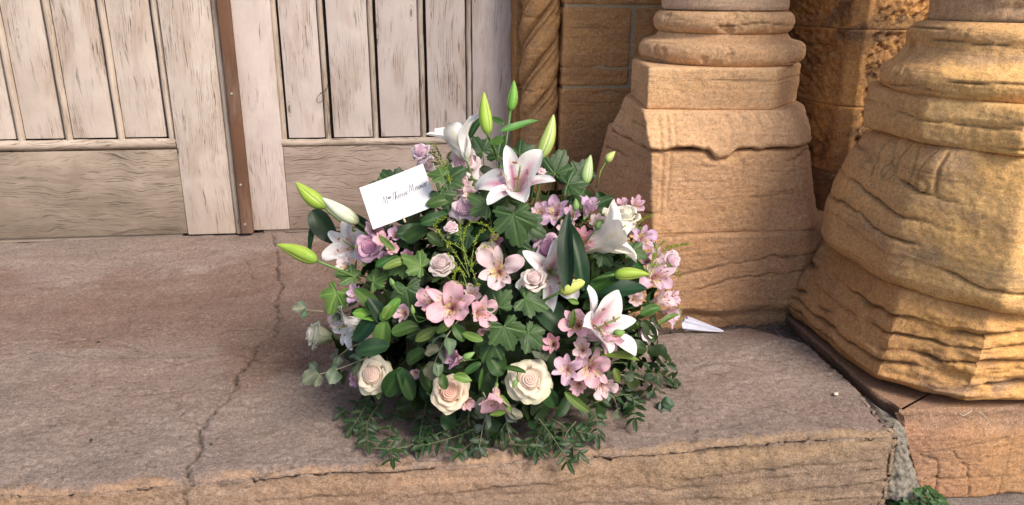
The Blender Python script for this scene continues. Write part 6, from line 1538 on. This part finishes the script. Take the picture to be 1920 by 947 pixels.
# ---- small things lying about ------------------------------------
def cone():
    O = Vector(atZ(1312, 622, 0.0)); tip = Vector(atZ(1357, 621, 0.010)); mouth = Vector(atZ(1283, 606, 0.022))
    ax = (tip-mouth); L = ax.length; m3 = lay(mouth, tip, Vector((0, -.5, 1)))
    v = np.linspace(0, 1, 26); u = np.linspace(0, 2*pi, 40); U, V = np.meshgrid(u, v); r = 0.0155*(1-V)**0.85+0.0012
    fold = 1+0.20*np.sin(U*5+V*2)+0.10*np.sin(U*9+1)
    X = r*fold*np.cos(U); Z = r*fold*np.sin(U)*0.72; Y = L*V-0.005*np.sin(U*2)*(1-V)*1.2
    q = np.stack([X, Y, Z], -1)
    o = link('paper_cone', mesh_np('paper_cone', q.reshape(-1, 3), grid_faces(40, 26), plain('thin_white_paper', (0.50, 0.51, 0.62), 0.7, 0, 60, 0.10)))
    o.matrix_world = Matrix.Translation(mouth) @ m3.to_4x4(); tag(o, 'crumpled white paper cone lying at the right of the bouquet by the stone block', 'paper')
cone()
def pebble(px, py, r, col, label, z=0.0, fl=0.6, cat='pebble', seed=1):
    import bmesh
    bm = bmesh.new(); bmesh.ops.create_icosphere(bm, subdivisions=3, radius=1)
    for v_ in bm.verts:
        k = 1+0.25*float(noise3(np.array(v_.co)*1.3+seed*5)); v_.co = Vector((v_.co.x*k, v_.co.y*k*0.75, v_.co.z*k*fl))*r
    me = bpy.data.meshes.new('pebble'); bm.to_mesh(me); bm.free(); me.polygons.foreach_set('use_smooth', np.ones(len(me.polygons), dtype=bool))
    me.materials.append(plain('pebble_stone', col, 0.7, 0, 200, .4)); o = link('pebble', me); q = atZ(px, py, z); o.location = (q[0], q[1], z+r*fl*0.3); o.rotation_euler = (0, 0, seed)
    tag(o, label, cat, 'loose bits on the step')
pebble(184, 643, 0.0052, (0.02, 0.018, 0.02), 'shiny black pebble on the left half of the step', -.004, cat='pebble')
pebble(171, 825, 0.0034, (0.03, 0.025, 0.025), 'small dark pebble at the lower left of the step', -.004, seed=2)
pebble(396, 833, 0.0030, (0.05, 0.04, 0.035), 'dark crumb right of the long crack in the step', -.004, seed=3)
pebble(1567, 739, 0.0065, (0.55, 0.48, 0.38), 'pale flat pebble near the right end of the step', -.004, .4, seed=4)
pebble(1402, 652, 0.0075, (0.24, 0.16, 0.12), 'brown pebble on the step in front of the stone block', -.003, .5, seed=5)
pebble(1437, 656, 0.0030, (0.72, 0.70, 0.66), 'white crumb right of the brown pebble', -.004, seed=6)
def grass():
    O = Vector(atZ(1381, 604, -0.028)); tipp = Vector(atY(1385, 569, O.y-0.004)); L = (tipp-O).length
    m3 = lay(O, tipp, Vector((0.3, -1, .2)))
    o = link('grass_blade', mesh_np('grass_blade', *blade(L, 0.0028, .3, .5, 0.1, .4, 0, 5, 12, (0.05, 0.12, 0.03), (0.11, 0.20, 0.05))[:2], M_gloss, blade(L, 0.0028, .3, .5, 0.1, .4, 0, 5, 12, (0.05, 0.12, 0.03), (0.11, 0.20, 0.05))[2])); o.matrix_world = Matrix.Translation(O) @ m3.to_4x4()
    tag(o, 'single green grass blade growing in the joint before the block', 'grass blade')
    rr = random.Random(4); V, F, n0 = [], [], 0
    for i in range(110):
        q = atZ(1450+rr.gauss(0, 30), 607+rr.gauss(0, 8), -0.018); a = rr.uniform(0, pi); l = rr.uniform(.006, .020); h = rr.uniform(0, .006)
        v_, f_ = tube_arrays(smoothline([q, q+np.array([cos(a)*l*.5, sin(a)*l*.4, h]), q+np.array([cos(a)*l, sin(a)*l*.8, 0])], 3), 0.0004, 0.0003, 4); V.append(v_); F += [tuple(j+n0 for j in f) for f in f_]; n0 += len(v_)
    V = np.vstack(V); o = link('dry_grass', mesh_np('dry_grass', V, F, plain('straw', (0.22, 0.17, 0.11), .8))); tag(o, 'dry grass wisps and litter lying in the joint behind the step', 'litter', kind='stuff')
    # dead straw caught under the yellow column
    for pl, lb in (([(1800, 775), (1806, 779), (1815, 775), (1822, 770)], 'pale straw wisp under the yellow column, left one'), ([(1838, 772), (1850, 785), (1856, 800), (1848, 812), (1852, 818)], 'long pale straw hanging on the reddish plinth')):
        pts = [atY(a, b, 1.165) for a, b in pl]; o = tube('straw', smoothline(pts, 5), 0.0006, plain('pale_straw', (0.55, 0.48, 0.38), .7)); tag(o, lb, 'straw')
grass()
def clump():
    rr = random.Random(9); O = Vector((0.945, 1.155, -0.198))
    root = empty('weed_plant', O, 'low green weed with small lobed leaves at the foot of the step by the plinth', 'plant')
    ms = [mesh_np('leaf', *(lambda d: (d[0], d[1], M_leaf, d[2]))(lobed(0.014, s, (0.022, 0.065, 0.020), (0.05, 0.12, 0.035), 0.1, 5, True))) for s in range(4)]
    for i in range(70):
        a, k = rr.uniform(0, 2*pi), rr.random()**.5
        q = Vector((cos(a)*0.055*k, sin(a)*0.040*k-0.012, 0.012+0.038*(1-k*k)+rr.uniform(-.006, .008)))
        n = Vector((q.x*6, q.y*6-.4, 0.9+rr.gauss(0, .3))).normalized(); m3 = lay((0, 0, 0), Vector((rr.gauss(0, 1), rr.gauss(0, 1), .1)), n)
        link('leaf', ms[i % 4], root, Matrix.Translation(q) @ m3.to_4x4() @ Matrix.Scale(rr.uniform(.6, 1.15), 4))
    for i in range(10):
        a = rr.uniform(0, 6.3); V, F = tube_arrays([(0, 0, 0), (cos(a)*.02, sin(a)*.015-.01, .02), (cos(a)*.045, sin(a)*.03-.012, .03)], .0008, .0006, 5)
        link('stem', mesh_np('stem', V, F, M_stem, np.tile((.08, .14, .04), (len(V), 1))), root)
clump()
